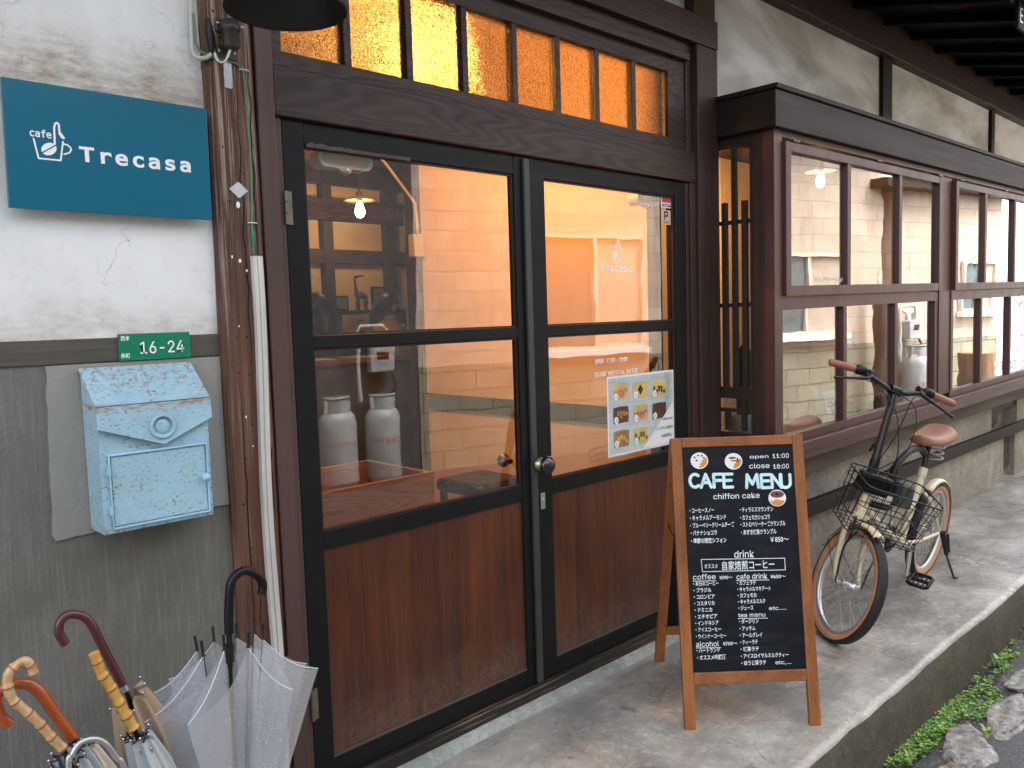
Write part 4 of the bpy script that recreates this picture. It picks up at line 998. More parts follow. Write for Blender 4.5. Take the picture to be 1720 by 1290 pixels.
# lamp on the pillar
t = thing('wall_lamp', 'black shaded gooseneck lamp on a brown pipe bracket at the pillar top', 'lamp', (.985, -.03, 2.08))
MB().box(.951, 1.003, -.033, -.0268, 2.10, 2.135).build('bracket', 'darkmetal', t, .003); MB().box(.951, .99, -.033, -.0268, 2.165, 2.20).build('bracket', 'darkmetal', t, .003)
MB().lathe([(0, 2.118), (.016, 2.119), (.0215, 2.125), (.0215, 2.163), (.024, 2.164), (.024, 2.174), (.022, 2.176), (.022, 2.186), (.0135, 2.19), (.0115, 2.192)], (.978, -.058, 0), n=24).build('socket', 'darkmetal', t)
MB().tube([(.978, -.058, 2.19), (.978, -.058, 2.36), (.978, -.065, 2.43), (.981, -.10, 2.48), (.987, -.17, 2.50), (.994, -.25, 2.48), (.998, -.29, 2.42), (1.0, -.30, 2.36), (1.0, -.30, 2.29)], .0108, 14).build('pipe', 'darkmetal', t)
MB().lathe([(.018, 2.32), (.03, 2.30), (.032, 2.27), (.06, 2.25), (.105, 2.215), (.138, 2.165), (.1405, 2.150), (.1375, 2.151), (.10, 2.208), (.055, 2.24), (.0, 2.25)], (1.0, -.30, 0), n=48).build('shade', 'soot', t)
for x, z in ((.957, 2.186), (.996, 2.118), (.956, 2.118), (1.0, 2.172)): MB().lathe([(.0045, 0), (.0045, .002), (.002, .0035), (0, .0035)], (x, -.0335 if z != 2.172 else -.079, z), (0, -1, 0), 10).build('screw', 'steel', t)
t = thing('cable_run', 'grey cable looping off the plaster into a black taped joint on the pillar', 'cable', (.92, -.03, 2.09))
MB().tube([(.898, -.012, 3.2), (.897, -.012, 2.5), (.8985, -.014, 2.23), (.8955, -.016, 2.155), (.893, -.018, 2.112), (.897, -.024, 2.095), (.908, -.032, 2.089), (.923, -.034, 2.094), (.934, -.034, 2.104)], .0055, 10).build('sheath', 'cable_grey', t)
MB().tube([(.934, -.034, 2.104), (.938, -.035, 2.12), (.934, -.036, 2.15), (.930, -.036, 2.19)], [.004, .009, .011, .006], 10).build('taped_joint', 'black_plastic', t)
MB().tube([(.941, -.034, 2.112), (.946, -.036, 2.094), (.957, -.04, 2.086), (.967, -.045, 2.09), (.974, -.05, 2.112), (.976, -.055, 2.122)], .0025, 7).build('white_core', 'cable_white', t); MB().tube([(.943, -.036, 2.11), (.95, -.039, 2.089), (.962, -.044, 2.087), (.972, -.05, 2.102), (.979, -.055, 2.122)], .0025, 7).build('white_core', 'cable_white', t)
g = MB().tube([(.900, -.022, 2.2), (.901, -.024, 2.13), (.909, -.028, 2.108), (.9358, -.03, 2.0985), (.975, -.030, 2.0975), (1.003, -.030, 2.094), (1.019, -.030, 2.084), (1.0232, -.030, 2.05), (1.0245, -.030, 1.988), (1.0275, -.029, 1.88), (1.027, -.029, 1.83), (1.025, -.029, 1.76), (1.0208, -.029, 1.69), (1.0204, -.030, 1.61)], .0032, 8)
t = thing('earth_wire', 'thin green wire stapled down the pillar to the white batten', 'wire', (1.02, -.03, 1.6)); g.build('wire', 'cable_green', t)
MB().tube([(1.022, -.030, 1.672), (1.0215, -.030, 1.65), (1.021, -.030, 1.625)], [.003, .0062, .003], 10).build('connector', 'green', t)
for z in (2.082, 1.69): MB().tube([(1.010, -.0285, z), (1.016, -.034, z), (1.030, -.034, z), (1.036, -.0285, z)], .0018, 6).build('staple', 'cable_white', t)
m = MB().prism([(-.011, 0), (.006, -.002), (.011, .001), (.0105, .066), (-.0105, .066)], (.979, -.0275, 2.031), XA, ZA, (0, -.0012, 0)); tag(m.build('steel_tag', 'galv'), 'galvanised steel strip nailed below the lamp bracket', 'metal tag')
m = MB().prism([(-.026, .001), (-.002, -.020), (.002, -.020), (.026, -.001), (.002, .020), (-.002, .020)], (.990, -.0275, 1.773), XA, ZA, (0, -.0012, 0)); tag(m.build('steel_plate', 'galv'), 'diamond shaped galvanised plate nailed on the pillar', 'metal plate')
m = MB(); N = 26; vs = []; fs = []
for i in range(N+1):
    z = .12 + 1.483*i/N; x = 1.023 + .005*math.sin(i*.33) - .003*(1-i/N); hw = .0145
    vs += [(x-hw, -.0268, z), (x-hw+.001, -.041, z), (x-.004, -.043, z), (x-.002, -.039, z), (x, -.043, z), (x+hw-.001, -.041, z), (x+hw, -.0268, z)]
for i in range(N):
    for j in range(6): fs.append((7*i+j, 7*i+j+1, 7*i+j+8, 7*i+j+7))
m.add(vs, fs, False); m.add(vs[-7:], [tuple(range(7))], False)
tag(m.build('wire_batten', 'white_batten'), 'long flaking white wooden wire cover running down the pillar', 'wire cover')

# ================================================================ ON THE DOOR GLASS
YG = .0172
t = thing('window_lettering', 'white cup emblem and cafe name lettered on the right door glass', 'lettering', (2.59, YG, 1.59))
m = MB(); logo(m, (2.557, YG, 1.636), 1.0, 1.); m.build('emblem', 'white', t)
TXT('name_word', 'Trecasa', (2.492, YG, 1.594), XA, ZA, .030, 'white', t, bold=.03, space=1.15, width=.205, font=MONO)
t = thing('hours_lettering', 'white opening hours lettered on the lower right door glass', 'lettering', (2.58, YG, 1.18))
TXT('hours_line', 'OPEN   11:00 - 19:00', (2.45, YG, 1.229), XA, ZA, .020, 'white', t, width=.205, font=SANS, bold=.02); TXT('hours_line', 'CLOSE  WED & 1st, 3rd TUE', (2.45, YG, 1.178), XA, ZA, .020, 'white', t, width=.272, font=SANS, bold=.02)
MT['red'] = plain("sticker_red", (.62, .02, .05), .4); MT['navy'] = plain("sticker_navy", (.02, .03, .2), .4)
t = thing('security_sticker', 'small red and white sticker at the top corner of the right door glass', 'sticker', (2.94, YG, 1.868))
MB().box(2.905, 2.978, YG-.0008, YG, 1.868, 1.916).build('backing', 'white', t); MB().box(2.910, 2.973, YG-.0016, YG-.0009, 1.890, 1.913).build('red_panel', 'red', t)
TXT('word', 'SECOM', (2.909, YG-.0009, 1.872), XA, ZA, .015, 'navy', t, bold=.03, width=.064, font=SANS)
t = thing('payment_sticker', 'small grey square sticker below the red and white one', 'sticker', (2.94, YG, 1.80))
MB().box(2.908, 2.972, YG-.0008, YG, 1.797, 1.858).build('backing', 'cardboard', t); m = MB(); stroke(m, [(0, 0), (0, 1), (.7, 1), (.7, .45), (.25, .45)], (2.927, YG-.0009, 1.820), XA, ZA, .03, .0035); m.build('mark', 'blackmetal', t); TXT('word', 'PayPay', (2.92, YG-.0009, 1.803), XA, ZA, .010, 'blackmetal', t, width=.042)
# poster with nine boxed sandwiches
MT['tiles'] = block_wall("poster_photo_tiles", .045, .03, (.60, .65, .66), (.54, .59, .60), (.50, .54, .55), .0015)
MT['bread'] = plain("poster_bread", (.62, .45, .14), .6, var=.3); MT['choc'] = plain("poster_chocolate", (.10, .035, .02), .6, var=.5); MT['straw'] = plain("poster_strawberry", (.65, .16, .16), .6, var=.4); MT['olive'] = plain("poster_matcha", (.13, .12, .03), .6, var=.4); MT['caramel'] = plain("poster_caramel", (.4, .2, .07), .6, var=.5)
t = thing('poster', 'poster of nine boxed sandwiches with a white price corner on the right door', 'poster', (2.748, YG, .846))
MB().box(2.520, 2.976, YG-.001, YG, .846, 1.172).build('sheet', 'paper', t); MB().box(2.528, 2.968, YG-.0016, YG-.0011, .854, 1.164).build('photo', 'tiles', t)
random.seed(6); fills = ['straw', 'blackmetal', 'choc', 'caramel', 'straw', 'choc', 'bread', 'olive', 'caramel']; crust = ['bread', 'bread', 'bread', 'choc', 'bread', 'choc', 'caramel', 'bread', 'bread']
for i in range(9):
    cx = 2.605 + .131*(i % 3); cz = 1.106 - .097*(i//3) - .004*(i % 3); y = YG-.0017
    if i == 8: continue
    m = MB(); a = R_(-3); 
    def rr(mb, x0, x1, z0, z1, y, j=.003): mb.prism([(x0+random.uniform(0, j), z0+random.uniform(0, j)), (x1-random.uniform(0, j), z0+random.uniform(0, j)), (x1, (z0+z1)/2), (x1-random.uniform(0, j), z1), ((x0+x1)/2, z1+j), (x0+random.uniform(0, j), z1), (x0-j*.5, (z0+z1)/2)], (0, y, 0), XA, ZA, (0, -.0003, 0))
    rr(m, cx-.05, cx+.05, cz-.033, cz+.034, y); bd = m.build('sandwich', crust[i], t)
    m = MB()
    for k in range(9 if i != 1 else 4):
        px_, pz = cx-.036+.072*((k % 5)/4 if i != 1 else .5+.13*math.cos(k*1.57)), cz+random.uniform(-.014, .012) if i != 1 else cz+.002+.011*math.sin(k*1.57)
        m.prism([(px_+.0095*math.cos(q*.785)*random.uniform(.7, 1.1), pz+.010*math.sin(q*.785)*random.uniform(.7, 1.1)) for q in range(8)], (0, y-.0004-.00004*k, 0), XA, ZA, (0, -.0002, 0))
    fl_ = m.build('filling', fills[i], t); fl_['kind'] = 'stuff'
    m = MB().prism([(cx-.032+.0135*math.cos(q*.449), cz-.018+.0145*math.sin(q*.449)) for q in range(14)], (0, y-.0012, 0), XA, ZA, (0, -.0003, 0)); m.build('seal', 'white', t)
    m = MB().prism([(cx-.032+.003*math.cos(q*.785), cz-.015+.003*math.sin(q*.785)) for q in range(8)], (0, y-.0017, 0), XA, ZA, (0, -.0002, 0)); m.box(cx-.039, cx-.025, y-.0019, y-.0017, cz-.0235, cz-.0215); o_ = m.build('seal_mark', 'bluesign', t); o_['kind'] = 'stuff'
MB().prism([(2.747, .854), (2.968, .854), (2.968, 1.035)], (0, YG-.0036, 0), XA, ZA, (0, -.0003, 0)).build('price_corner', 'paper', t)
for s_, x, z, h, w_ in (('chiffon sand', 2.885, .958, .012, .072), ('テイクアウト販売中', 2.835, .918, .012, .125), ('￥480(税込)', 2.875, .884, .013, .075)): TXT('price_line', s_, (x, YG-.004, z), XA, ZA, h, 'blackmetal', t, width=w_, bold=.01)
t = thing('bay_lettering', 'small white handwritten greeting on the first bay window pane', 'lettering', (3.85, -.277, 1.54))
TXT('greeting', 'Drop by & Have a nice day!', (3.70, -.277, 1.548), XA, ZA, .022, 'white', t, width=.30, shear=.15)
# eaves sign far right
t = thing('hanging_sign', 'dark hanging sign with a white letter under the eaves at the photo edge', 'sign', (5.1, -.78, 2.84))
MB().box(4.93, 5.45, -.78, -.765, 2.83, 2.968).build('board', 'soffit', t, .003); TXT('letter', 'E', (4.948, -.7805, 2.866), XA, ZA, .088, 'white', t, font=SANS); MB().box(5.0, 5.015, -.776, -.769, 2.9685, 2.99).build('hanger', 'blackmetal', t); MB().box(5.35, 5.365, -.776, -.769, 2.9685, 2.99).build('hanger', 'blackmetal', t)

# ================================================================ UMBRELLAS
def smooth(pts, n=6):
    P_ = [Vector(p) for p in pts]; out = []
    for i in range(len(P_)-1):
        p0, p1, p2, p3 = P_[max(i-1, 0)], P_[i], P_[i+1], P_[min(i+2, len(P_)-1)]
        for k in range(n):
            u = k/n; out.append(.5*((2*p1)+(p2-p0)*u+(2*p0-5*p1+4*p2-p3)*u*u+(3*p1-p0-3*p2+p3)*u**3))
    out.append(P_[-1]); return out
MT['clear'] = NT("wet_clear_vinyl").m
def clear_vinyl():
    t = NT("wet_clear_vinyl_sheet"); t.t.nodes.remove(t.p)
    tr = t.n('BsdfTransparent'); tr.inputs[0].default_value = (.93, .95, 1, 1)
    df = t.n('BsdfDiffuse'); df.inputs[0].default_value = (.94, .96, .97, 1); tl = t.n('BsdfTranslucent'); tl.inputs[0].default_value = (.94, .96, .97, 1)
    gl = t.n('BsdfGlossy'); gl.inputs['Roughness'].default_value = .12
    vo = t.n('TexVoronoi'); vo.inputs['Scale'].default_value = 170; t.l(t.map((1,1,1)), vo.inputs['Vector'])
    drop = t.math('MULTIPLY', t.ramp(vo.outputs['Distance'], [(.14, 1), (.26, 0)]), t.ramp(t.noise(t.map((1,1,1)), 24, 3), [(.46, 0), (.56, 1)]))
    bp = t.n('Bump'); bp.inputs['Strength'].default_value = .5; bp.inputs['Distance'].default_value = .003
    t.l(t.math('ADD', drop, t.math('MULTIPLY', t.noise(t.map((1,1,1)), 22, 4), 1.5)), bp.inputs['Height'])
    for nd in (df, gl): t.l(bp.outputs[0], nd.inputs['Normal'])
    m1 = t.n('MixShader'); m1.inputs[0].default_value = .45; t.l(df.outputs[0], m1.inputs[1]); t.l(tl.outputs[0], m1.inputs[2])
    m2 = t.n('MixShader'); m2.inputs[0].default_value = .35; t.l(m1.outputs[0], m2.inputs[1]); t.l(gl.outputs[0], m2.inputs[2])
    lw = t.n('LayerWeight'); lw.inputs[0].default_value = .35
    f = t.math('MINIMUM', t.math('ADD', t.math('ADD', .34, t.math('MULTIPLY', lw.outputs['Facing'], .34)), t.math('MULTIPLY', drop, .5)), 1.)
    m3 = t.n('MixShader'); t.l(f, m3.inputs[0]); t.l(tr.outputs[0], m3.inputs[1]); t.l(m2.outputs[0], m3.inputs[2]); t.l(m3.outputs[0], t.out.inputs[0]); return t.m
MT['clear'] = clear_vinyl(); MT['hemline'] = plain('milky_vinyl_hem', (.72, .78, .86), .3)
t = thing('umbrella', 'clear vinyl umbrella with black crook handle, wet and half folded by the pillar', 'umbrella', (.775, -.30, 0), 'umbrellas left by the doorway')
ux, uy = .775, -.30
MB().tube(smooth([(.8581, uy, .7912), (.8619, uy, .8135), (.8511, uy, .8372), (.8235, uy, .8563), (.7997, uy, .8521), (.7846, uy, .8332), (.7785, uy, .7939), (.7755, uy, .76), (.7739, uy, .722)]), .0105, 14).build('handle', 'black_plastic', t)
MB().tube([(.7739, uy, .7225), (.772, uy, .64)], [.0062, .0062], 10).tube([(.772, uy, .695), (.7715, uy, .655)], [.0105, .0105], 12).tube([(.772, uy, .64), (.768, uy, .02)], .005, 8).build('shaft', 'blackmetal', t)
random.seed(21); nP = 8; tips = []
for k in range(nP):
    a = 2*math.pi*(k+.3)/nP; r = .05+.012*random.random()
    tips.append(Vector((ux+r*1.25*math.cos(a), uy+r*math.sin(a), .685+.025*random.random()-.012*math.sin(a))))
bot = Vector((.768, uy, .03))
for k in range(nP):
    p = tips[k]; MB().tube([p+(p-bot).normalized()*.035, p+(p-bot).normalized()*.004, p], [.003, .0034, .005], 8).build('rib_tip', 'blackmetal', t); MB().tube([p, bot+(p-bot)*.35+Vector((0,0,.0)), bot+Vector((.006*math.cos(k), .006*math.sin(k), 0))], .0013, 5).build('rib', 'steel' if k % 4 else 'blackmetal', t)
for k in range(nP):
    p0, p1 = tips[k], tips[(k+1) % nP]; a = 2*math.pi*(k+.8)/nP; sw = a-.35
    R2 = .205+.03*random.random(); zz = .655-.05*max(0, math.cos(a))-.05*max(0, -math.sin(a))+.02*random.random()
    cs = math.cos(sw); cs = math.copysign(abs(cs)**.6, cs); ap = Vector((ux+.003+R2*.98*cs, uy+R2*.5*math.sin(sw), zz-.035-.02*math.sin(sw)))
    m = MB(); nu, nv = 9, 14; 
    for side, pp in ((0, p0), (1, p1)):
        vs = []; fs = []
        for i in range(nv+1):
            v = i/nv                       # 0 at the hem, 1 at the ferrule
            base = pp.lerp(bot, v); edge = ap.lerp(bot, v**.92)
            for j in range(nu+1):
                u = j/nu; q_ = base.lerp(edge, u)
                sag = math.sin(math.pi*u)*(1-v)*.014*(1 if side else -1)
                nrm = Vector((-math.sin(sw), math.cos(sw), 0))
                q_ = q_ + nrm*(sag + .004*noise.noise(q_*14+Vector((k, side, 0)))) + Vector((0, 0, -math.sin(math.pi*u)*.02*(1-v)))
                vs.append(q_)
        for i in range(nv):
            for j in range(nu): fs.append((i*(nu+1)+j, i*(nu+1)+j+1, (i+1)*(nu+1)+j+1, (i+1)*(nu+1)+j))
        m.add(vs, fs, True)
    pn_ = m.build('canopy_panel', 'clear', t)
    MB().tube([tips[k].lerp(ap, j/8)+Vector((0, 0, -math.sin(math.pi*j/8)*.02)) for j in range(9)], .0009, 5).build('welded_hem', 'hemline', pn_)

def bamboo(pts, r, mat, parent):
    P_ = smooth(pts, 8); m = MB(); rs = []; acc = 0
    for i, p in enumerate(P_):
        if i: acc += (P_[i]-P_[i-1]).length
        ph = (acc % .034)/.034; rs.append(r*(1+.22*max(0, 1-abs(ph-.5)*9)-.06*math.sin(math.pi*2*ph)))
    m.tube(P_, rs, 12); h_ = m.build('handle', mat, parent); acc = 0; nd = MB()
    for i in range(1, len(P_)-1):
        a0 = acc; acc += (P_[i]-P_[i-1]).length
        if int((a0+.017)/.034) != int((acc+.017)/.034): d_ = (P_[i+1]-P_[i-1]).normalized(); nd.tube([P_[i]-d_*.0012, P_[i]+d_*.0012], r*1.225, 12)
    o_ = nd.build('node_rings', 'bamboo_node', h_); o_['kind'] = 'stuff'
    return h_
def bamboo_mat(name, a, b):
    t = NT(name); n = t.noise(t.map((60, 60, 14)), 1., 5, .6); t.set(col=t.ramp(n, [(.3, a), (.7, b)]), rough=.35, coat=.3); MT[name] = t.m
bamboo_mat('bamboo_node', (.16, .07, .02), (.3, .15, .05)); bamboo_mat('bamboo_yellow', (.50, .22, .04), (.72, .45, .12)); bamboo_mat('bamboo_pale', (.42, .2, .08), (.66, .44, .24))
MT['maroon'] = plain("maroon_lacquer", (.075, .014, .016), .3, coat=.3); MT['chestnut'] = plain("chestnut_lacquer", (.36, .065, .012), .28, coat=.4)
MT['tan'] = plain("tan_umbrella_cloth", (.40, .29, .19), .8, var=.15); MT['paleblue'] = plain("pale_blue_umbrella_cloth", (.42, .46, .48), .75, var=.12); MT['navycloth'] = plain("navy_umbrella_cloth", (.018, .02, .035), .8); MT['beige'] = plain("beige_umbrella_cloth", (.62, .53, .42), .8, var=.08)
def folded(name, p0, p1, r0, r1, mat, parent, pleats=9, rim=None, seed=1, twist=1.2, open_=0.):
    """folded cloth round the shaft: pleated sleeve from p0 (hem) to p1 (ferrule)"""
    random.seed(seed); p0, p1 = Vector(p0), Vector(p1); ax = (p1-p0).normalized(); a = ax.cross(Vector((0, 1, 0))).normalized(); b = ax.cross(a)
    n = pleats*8; m = MB(); vs = []; fs = []; nv = 16
    amp = [random.uniform(.55, 1.2) for _ in range(pleats)]; hem = [random.uniform(-.012, .02) for _ in range(pleats)]
    for i in range(nv+1):
        v = i/nv; R0 = (r0*(1-v)+r1*v)*(1+.25*math.sin(math.pi*min(1, v*1.4)))
        for k in range(n):
            th = 2*math.pi*k/n; c = math.cos(th*pleats); pl = amp[int(k/8) % pleats]
            rr = R0*(.62+.38*min(1, v*5))*(1+(.38+open_*(1-v))*pl*max(-.35, c)); th2 = th + twist*v + .28*(.5+.5*c)*pl
            q_ = p0 + ax*((p1-p0).length*v + hem[int(k/8) % pleats]*(1-v)) + (a*math.cos(th2)+b*math.sin(th2))*rr
            vs.append(q_)
    for i in range(nv):
        for k in range(n): fs.append((i*n+k, i*n+(k+1) % n, (i+1)*n+(k+1) % n, (i+1)*n+k))
    m.add(vs, fs, True); o_ = m.build(name, mat, parent)
    if rim: MB().tube(vs[:n], .0017, 6, closed=True).build('hem_trim', rim, parent)
    for k in range(0, n, 8):
        q_ = vs[k]; MB().tube([q_+ax*.004, q_-ax*.006], [.0022, .0016], 6).ball(q_-ax*.007, .0026, 5).build('rib_tip', 'chrome', parent)
    return o_
t = thing('umbrella', 'umbrella with maroon crook handle and tan pleated cloth against the mortar wall', 'umbrella', (.6, -.26, .0), 'umbrellas left by the doorway')
y = -.30
MB().tube(smooth([(.4389, y, .7994), (.4291, y, .825), (.4323, y, .8458), (.4435, y, .8565), (.4593, y, .8548), (.4783, y, .8426), (.4913, y, .8187), (.5114, y, .7594), (.5400, y, .680)]), .0088, 14).build('handle', 'maroon', t)
MB().tube([(.5400, y, .680), (.5445, y, .667)], .0085, 12).build('collar', 'chrome', t); MB().tube([(.5445, y, .667), (.70, y+.05, .18), (.745, y+.06, .03)], .005, 8).build('shaft', 'blackmetal', t)
folded('cloth', (.550, y, .652), (.71, y+.05, .15), .040, .012, 'tan', t, 8, None, 3, .9, .25)
t = thing('umbrella', 'umbrella with yellow straight bamboo handle and pale blue cloth with navy hem', 'umbrella', (.6, -.34, .0), 'umbrellas left by the doorway')
y = -.36
bamboo([(.4728, y, .7866), (.4826, y, .7458), (.4952, y, .7176), (.5077, y, .6851), (.5236, y, .6429), (.5365, y, .6093)], .0105, 'bamboo_yellow', t)
MB().tube([(.5365, y, .6093), (.66, y+.04, .2), (.70, y+.05, .05)], .005, 8).build('shaft', 'blackmetal', t)
folded('cloth', (.5415, y, .590), (.675, y+.04, .15), .034, .012, 'paleblue', t, 9, 'navycloth', 4, .7); folded('lining', (.548, y, .575), (.672, y+.04, .16), .026, .010, 'beige', t, 7, None, 5, .7)
t = thing('umbrella', 'umbrella with thick chestnut brown crook handle at the photo corner', 'umbrella', (.5, -.36, .0), 'umbrellas left by the doorway')
y = -.36
MB().tube(smooth([(.3215, y, .6992), (.3102, y, .7147), (.3027, y, .7396), (.3042, y, .7611), (.3204, y, .772), (.3392, y, .7711), (.3578, y, .7629), (.3757, y, .7397), (.3957, y, .6942), (.4240, y, .632)]), .0108, 14).build('handle', 'chestnut', t)
MB().tube([(.424, y, .632), (.57, y+.06, .2), (.62, y+.08, .04)], .005, 8).build('shaft', 'blackmetal', t)
folded('cloth', (.435, y, .606), (.58, y+.06, .15), .036, .012, 'beige', t, 9, 'navycloth', 7, .8)
t = thing('umbrella', 'umbrella with pale knotty bamboo crook and pale blue cloth in the wire stand', 'umbrella', (.45, -.40, .0), 'umbrellas left by the doorway')
y = -.39
bamboo([(.3599, y, .7926), (.3563, y, .8087), (.3475, y, .8196), (.3332, y, .8162), (.3198, y, .8023), (.3181, y, .7773), (.3256, y, .7526), (.3383, y, .7333), (.3614, y, .6986), (.3786, y, .6655), (.3995, y, .6305)], .0088, 'bamboo_pale', t)
MB().tube([(.3995, y, .6305), (.52, y+.04, .2), (.56, y+.05, .04)], .005, 8).build('shaft', 'blackmetal', t)
folded('cloth', (.409, y, .610), (.535, y+.04, .15), .036, .012, 'paleblue', t, 10, 'navycloth', 9, .8, .15)
t = thing('umbrella_stand', 'bent steel rod umbrella stand with arched hoop below the bamboo crooks', 'umbrella stand', (.46, -.38, 0))
y = -.425
MB().tube(smooth([(.395, y, .03), (.395, y, .40), (.397, y, .6064), (.4035, y, .6287), (.4164, y, .6463), (.4335, y, .6491), (.4502, y, .6425), (.4648, y, .627), (.482, y, .5927), (.4946, y, .5654), (.54, y+.01, .4), (.56, y+.01, .03)]), .0055, 12).build('hoop', 'steel', t)
for z in (.03, .33): MB().tube([(.33, -.45, z), (.86, -.45, z), (.86, -.12, z), (.33, -.12, z)], .006, 10, closed=True).build('ring', 'steel', t)
for x, yy in ((.33, -.45), (.86, -.45), (.86, -.12), (.33, -.12)): MB().tube([(x, yy, .0), (x, yy, .336)], .006, 10).build('upright', 'steel', t)
MB().box(.33, .86, -.45, -.12, .012, .018).build('drip_tray', 'steel', t)
# ================================================================ CHALKBOARD
MT['bwood'] = wood("orange_stained_pine", (.17, .048, .013), (.50, .19, .06), 2, 1., .5, .3)
MT['bwoodx'] = wood("orange_stained_pine_rail", (.18, .052, .015), (.48, .18, .06), 0, 1., .5, .3)
MT['slate'] = plain("chalkboard_black", (.0045, .0055, .009), .55, var=.3, spec=.25)
MT['chalk'] = plain("chalk_pen_white", (.80, .84, .86), .7, var=.1)
def wiped(name):
    t_ = NT(name); n_ = t_.noise(t_.map((3, 3, 9), rot=(0, R_(25), 0)), 3., 5, .6, .5)
    t_.set(col=t_.ramp(n_, [(.48, (.0042, .0052, .0085)), (.72, (.013, .0145, .018))]), rough=t_.ramp(n_, [(.4, .5), (.7, .68)]), spec=.25); return t_.m
MT['slate'] = wiped("wiped_chalkboard"); MT['chalkblue'] = plain("chalk_pen_pale_blue", (.58, .80, .82), .7, var=.22)
FL = Vector((2.2490, -.5193, 0)); D = Vector((.72767, -.68593, 0)); U = Vector((.1172, .1244, .9853)).normalized(); Nn = D.cross(U)   # outwards, towards the reader
Wd = Vector((.68593, .72767, 0)); HB = .9946; BWD = .4663
t = thing('menu_board', 'standing wooden A frame chalkboard menu with handwritten white text on the walkway', 'menu board', (2.6, -.36, 0)); O = ORG[t.name]
def board_piece(name, u0, u1, v0, v1, w0, w1, mat, bev=.003, par=None):
    """piece on the sloping front face: u across, v up the slope, w outwards"""
    m = MB().obox(FL + D*u0 + U*v0 + Nn*w0, D*(u1-u0), U*(v1-v0), Nn*(w1-w0)); return m.build(name, mat, par or t, bev)
board_piece('leg', 0, .038, 0, .9946, -.024, 0, 'bwood'); board_piece('leg', BWD-.038, BWD, 0, .9946, -.024, 0, 'bwood')
board_piece('rail', .0383, BWD-.0383, .960, .9940, -.022, -.001, 'bwoodx'); board_piece('rail', .0383, BWD-.0383, .150, .189, -.022, -.001, 'bwoodx')
sl_ = board_piece('chalkboard', .0383, BWD-.0383, .1893, .9597, -.014, -.006, 'slate', 0)
# back frame: from the apex down to the rear feet
AP = FL + U*HB - Nn*.026; BF = FL + Wd*.5793; BF.z = 0
Ub = (Vector((AP.x, AP.y, AP.z)) - BF); Lb = Ub.length; Ub.normalize(); Nb = Ub.cross(D).normalized()
def back_piece(name, u0, u1, v0, v1, mat): m = MB().obox(BF + D*u0 + Ub*v0, D*(u1-u0), Ub*(v1-v0), D.cross(Ub)*.024); return m.build(name, mat, t, .003)
back_piece('leg', .0, .038, 0, Lb-.004, 'bwood'); back_piece('leg', BWD-.038, BWD, 0, Lb-.004, 'bwood'); back_piece('rail', .0383, BWD-.0383, .15, .19, 'bwoodx'); back_piece('rail', .0383, BWD-.0383, Lb-.045, Lb-.006, 'bwoodx')
m = MB().obox(BF + D*.0383 + Ub*.1905 + D.cross(Ub)*.008, D*(BWD-.0766), Ub*(Lb-.237), D.cross(Ub)*.006); m.build('rear_board', 'slate', t)
for u in (.012, BWD-.012): 
    a = FL + D*u + U*.66 - Nn*.024; b = BF + D*u + Ub*(.66*Lb/HB); MB().tube(smooth([a, a.lerp(b, .3)+Vector((0,0,-.02)), a.lerp(b, .6)+Vector((0,0,-.025)), b], 5), .0022, 6).build('stay_cord', 'blackmetal', t)
for u in (.05, BWD-.09): m = MB().obox(FL + D*u + U*(HB-.003) - Nn*.040, D*.04, U*.004, Nn*.03); m.build('hinge', 'darkmetal', t)
W0 = -.0055
def B(u, v): return FL + D*u + U*v + Nn*W0
LT = MB()
def wr(s_, u, v, w_, h, bold=.012, mb=None):
    jp = any(ord(c_) > 0x2fff for c_ in s_)
    text(mb or LT, s_, B(u, v), D, U, h, width=w_, bold=bold if jp else .004, depth=.0006, font=None if jp else SANS)
wr('open', .276, .915, .066, .014, .01); wr('11:00', .357, .9135, .057, .0185, .02); wr('close', .272, .880, .072, .020, .01); wr('18:00', .357, .8765, .055, .0185, .02)
def flush(name, mat='chalk'):
    global LT
    LT.build(name, mat, t); LT = MB()
flush('hours_text')
wr('chiffon cake', .140, .777, .163, .022, .012)
LX, RX = .054, .230
for s_, v, w_ in (('・コーヒースノー', .733, .086), ('・キャラメルアーモンド', .707, .127), ('・ブルーベリークリームチーズ', .681, .154), ('・バナナショコラ', .655, .092), ('・季節の限定シフォン', .628, .124)): wr(s_, LX, v, w_, .0140, .02)
for s_, v, w_ in (('・ティラミスマウンテン', .730, .117), ('・カフェモカショコラ', .703, .104), ('・ストロベリーチーズクランブル', .679, .157), ('・あずき抹茶クランブル', .652, .124)): wr(s_, RX, v, w_, .0140, .02)
wr('￥850〜', .331, .623, .064, .017, .012)
flush('cake_menu_text')
wr('drink', .202, .573, .069, .028, .012)
for p, q_ in (((.086, .571), (.377, .566)), ((.377, .566), (.377, .526)), ((.377, .526), (.088, .529)), ((.088, .529), (.086, .571))): stroke(LT, [p, q_], B(0, 0), D, U, 1., .0011, .0004)
wr('オススメ', .096, .5405, .046, .013, .015); wr('自家焙煎コーヒー', .158, .5345, .182, .024, .012)
wr('coffee', .054, .5025, .079, .021, .018); wr('¥590〜', .146, .501, .045, .012, .012); wr('cafe drink', .206, .499, .107, .021, .018); wr('¥650〜', .324, .4985, .053, .012, .012)
for (a, b) in (((.053, .498), (.134, .497)), ((.205, .4955), (.318, .4935)), ((.203, .3655), (.305, .364)), ((.053, .2715), (.138, .2700))): stroke(LT, [a, b], B(0, 0), D, U, 1., .0010, .0003)
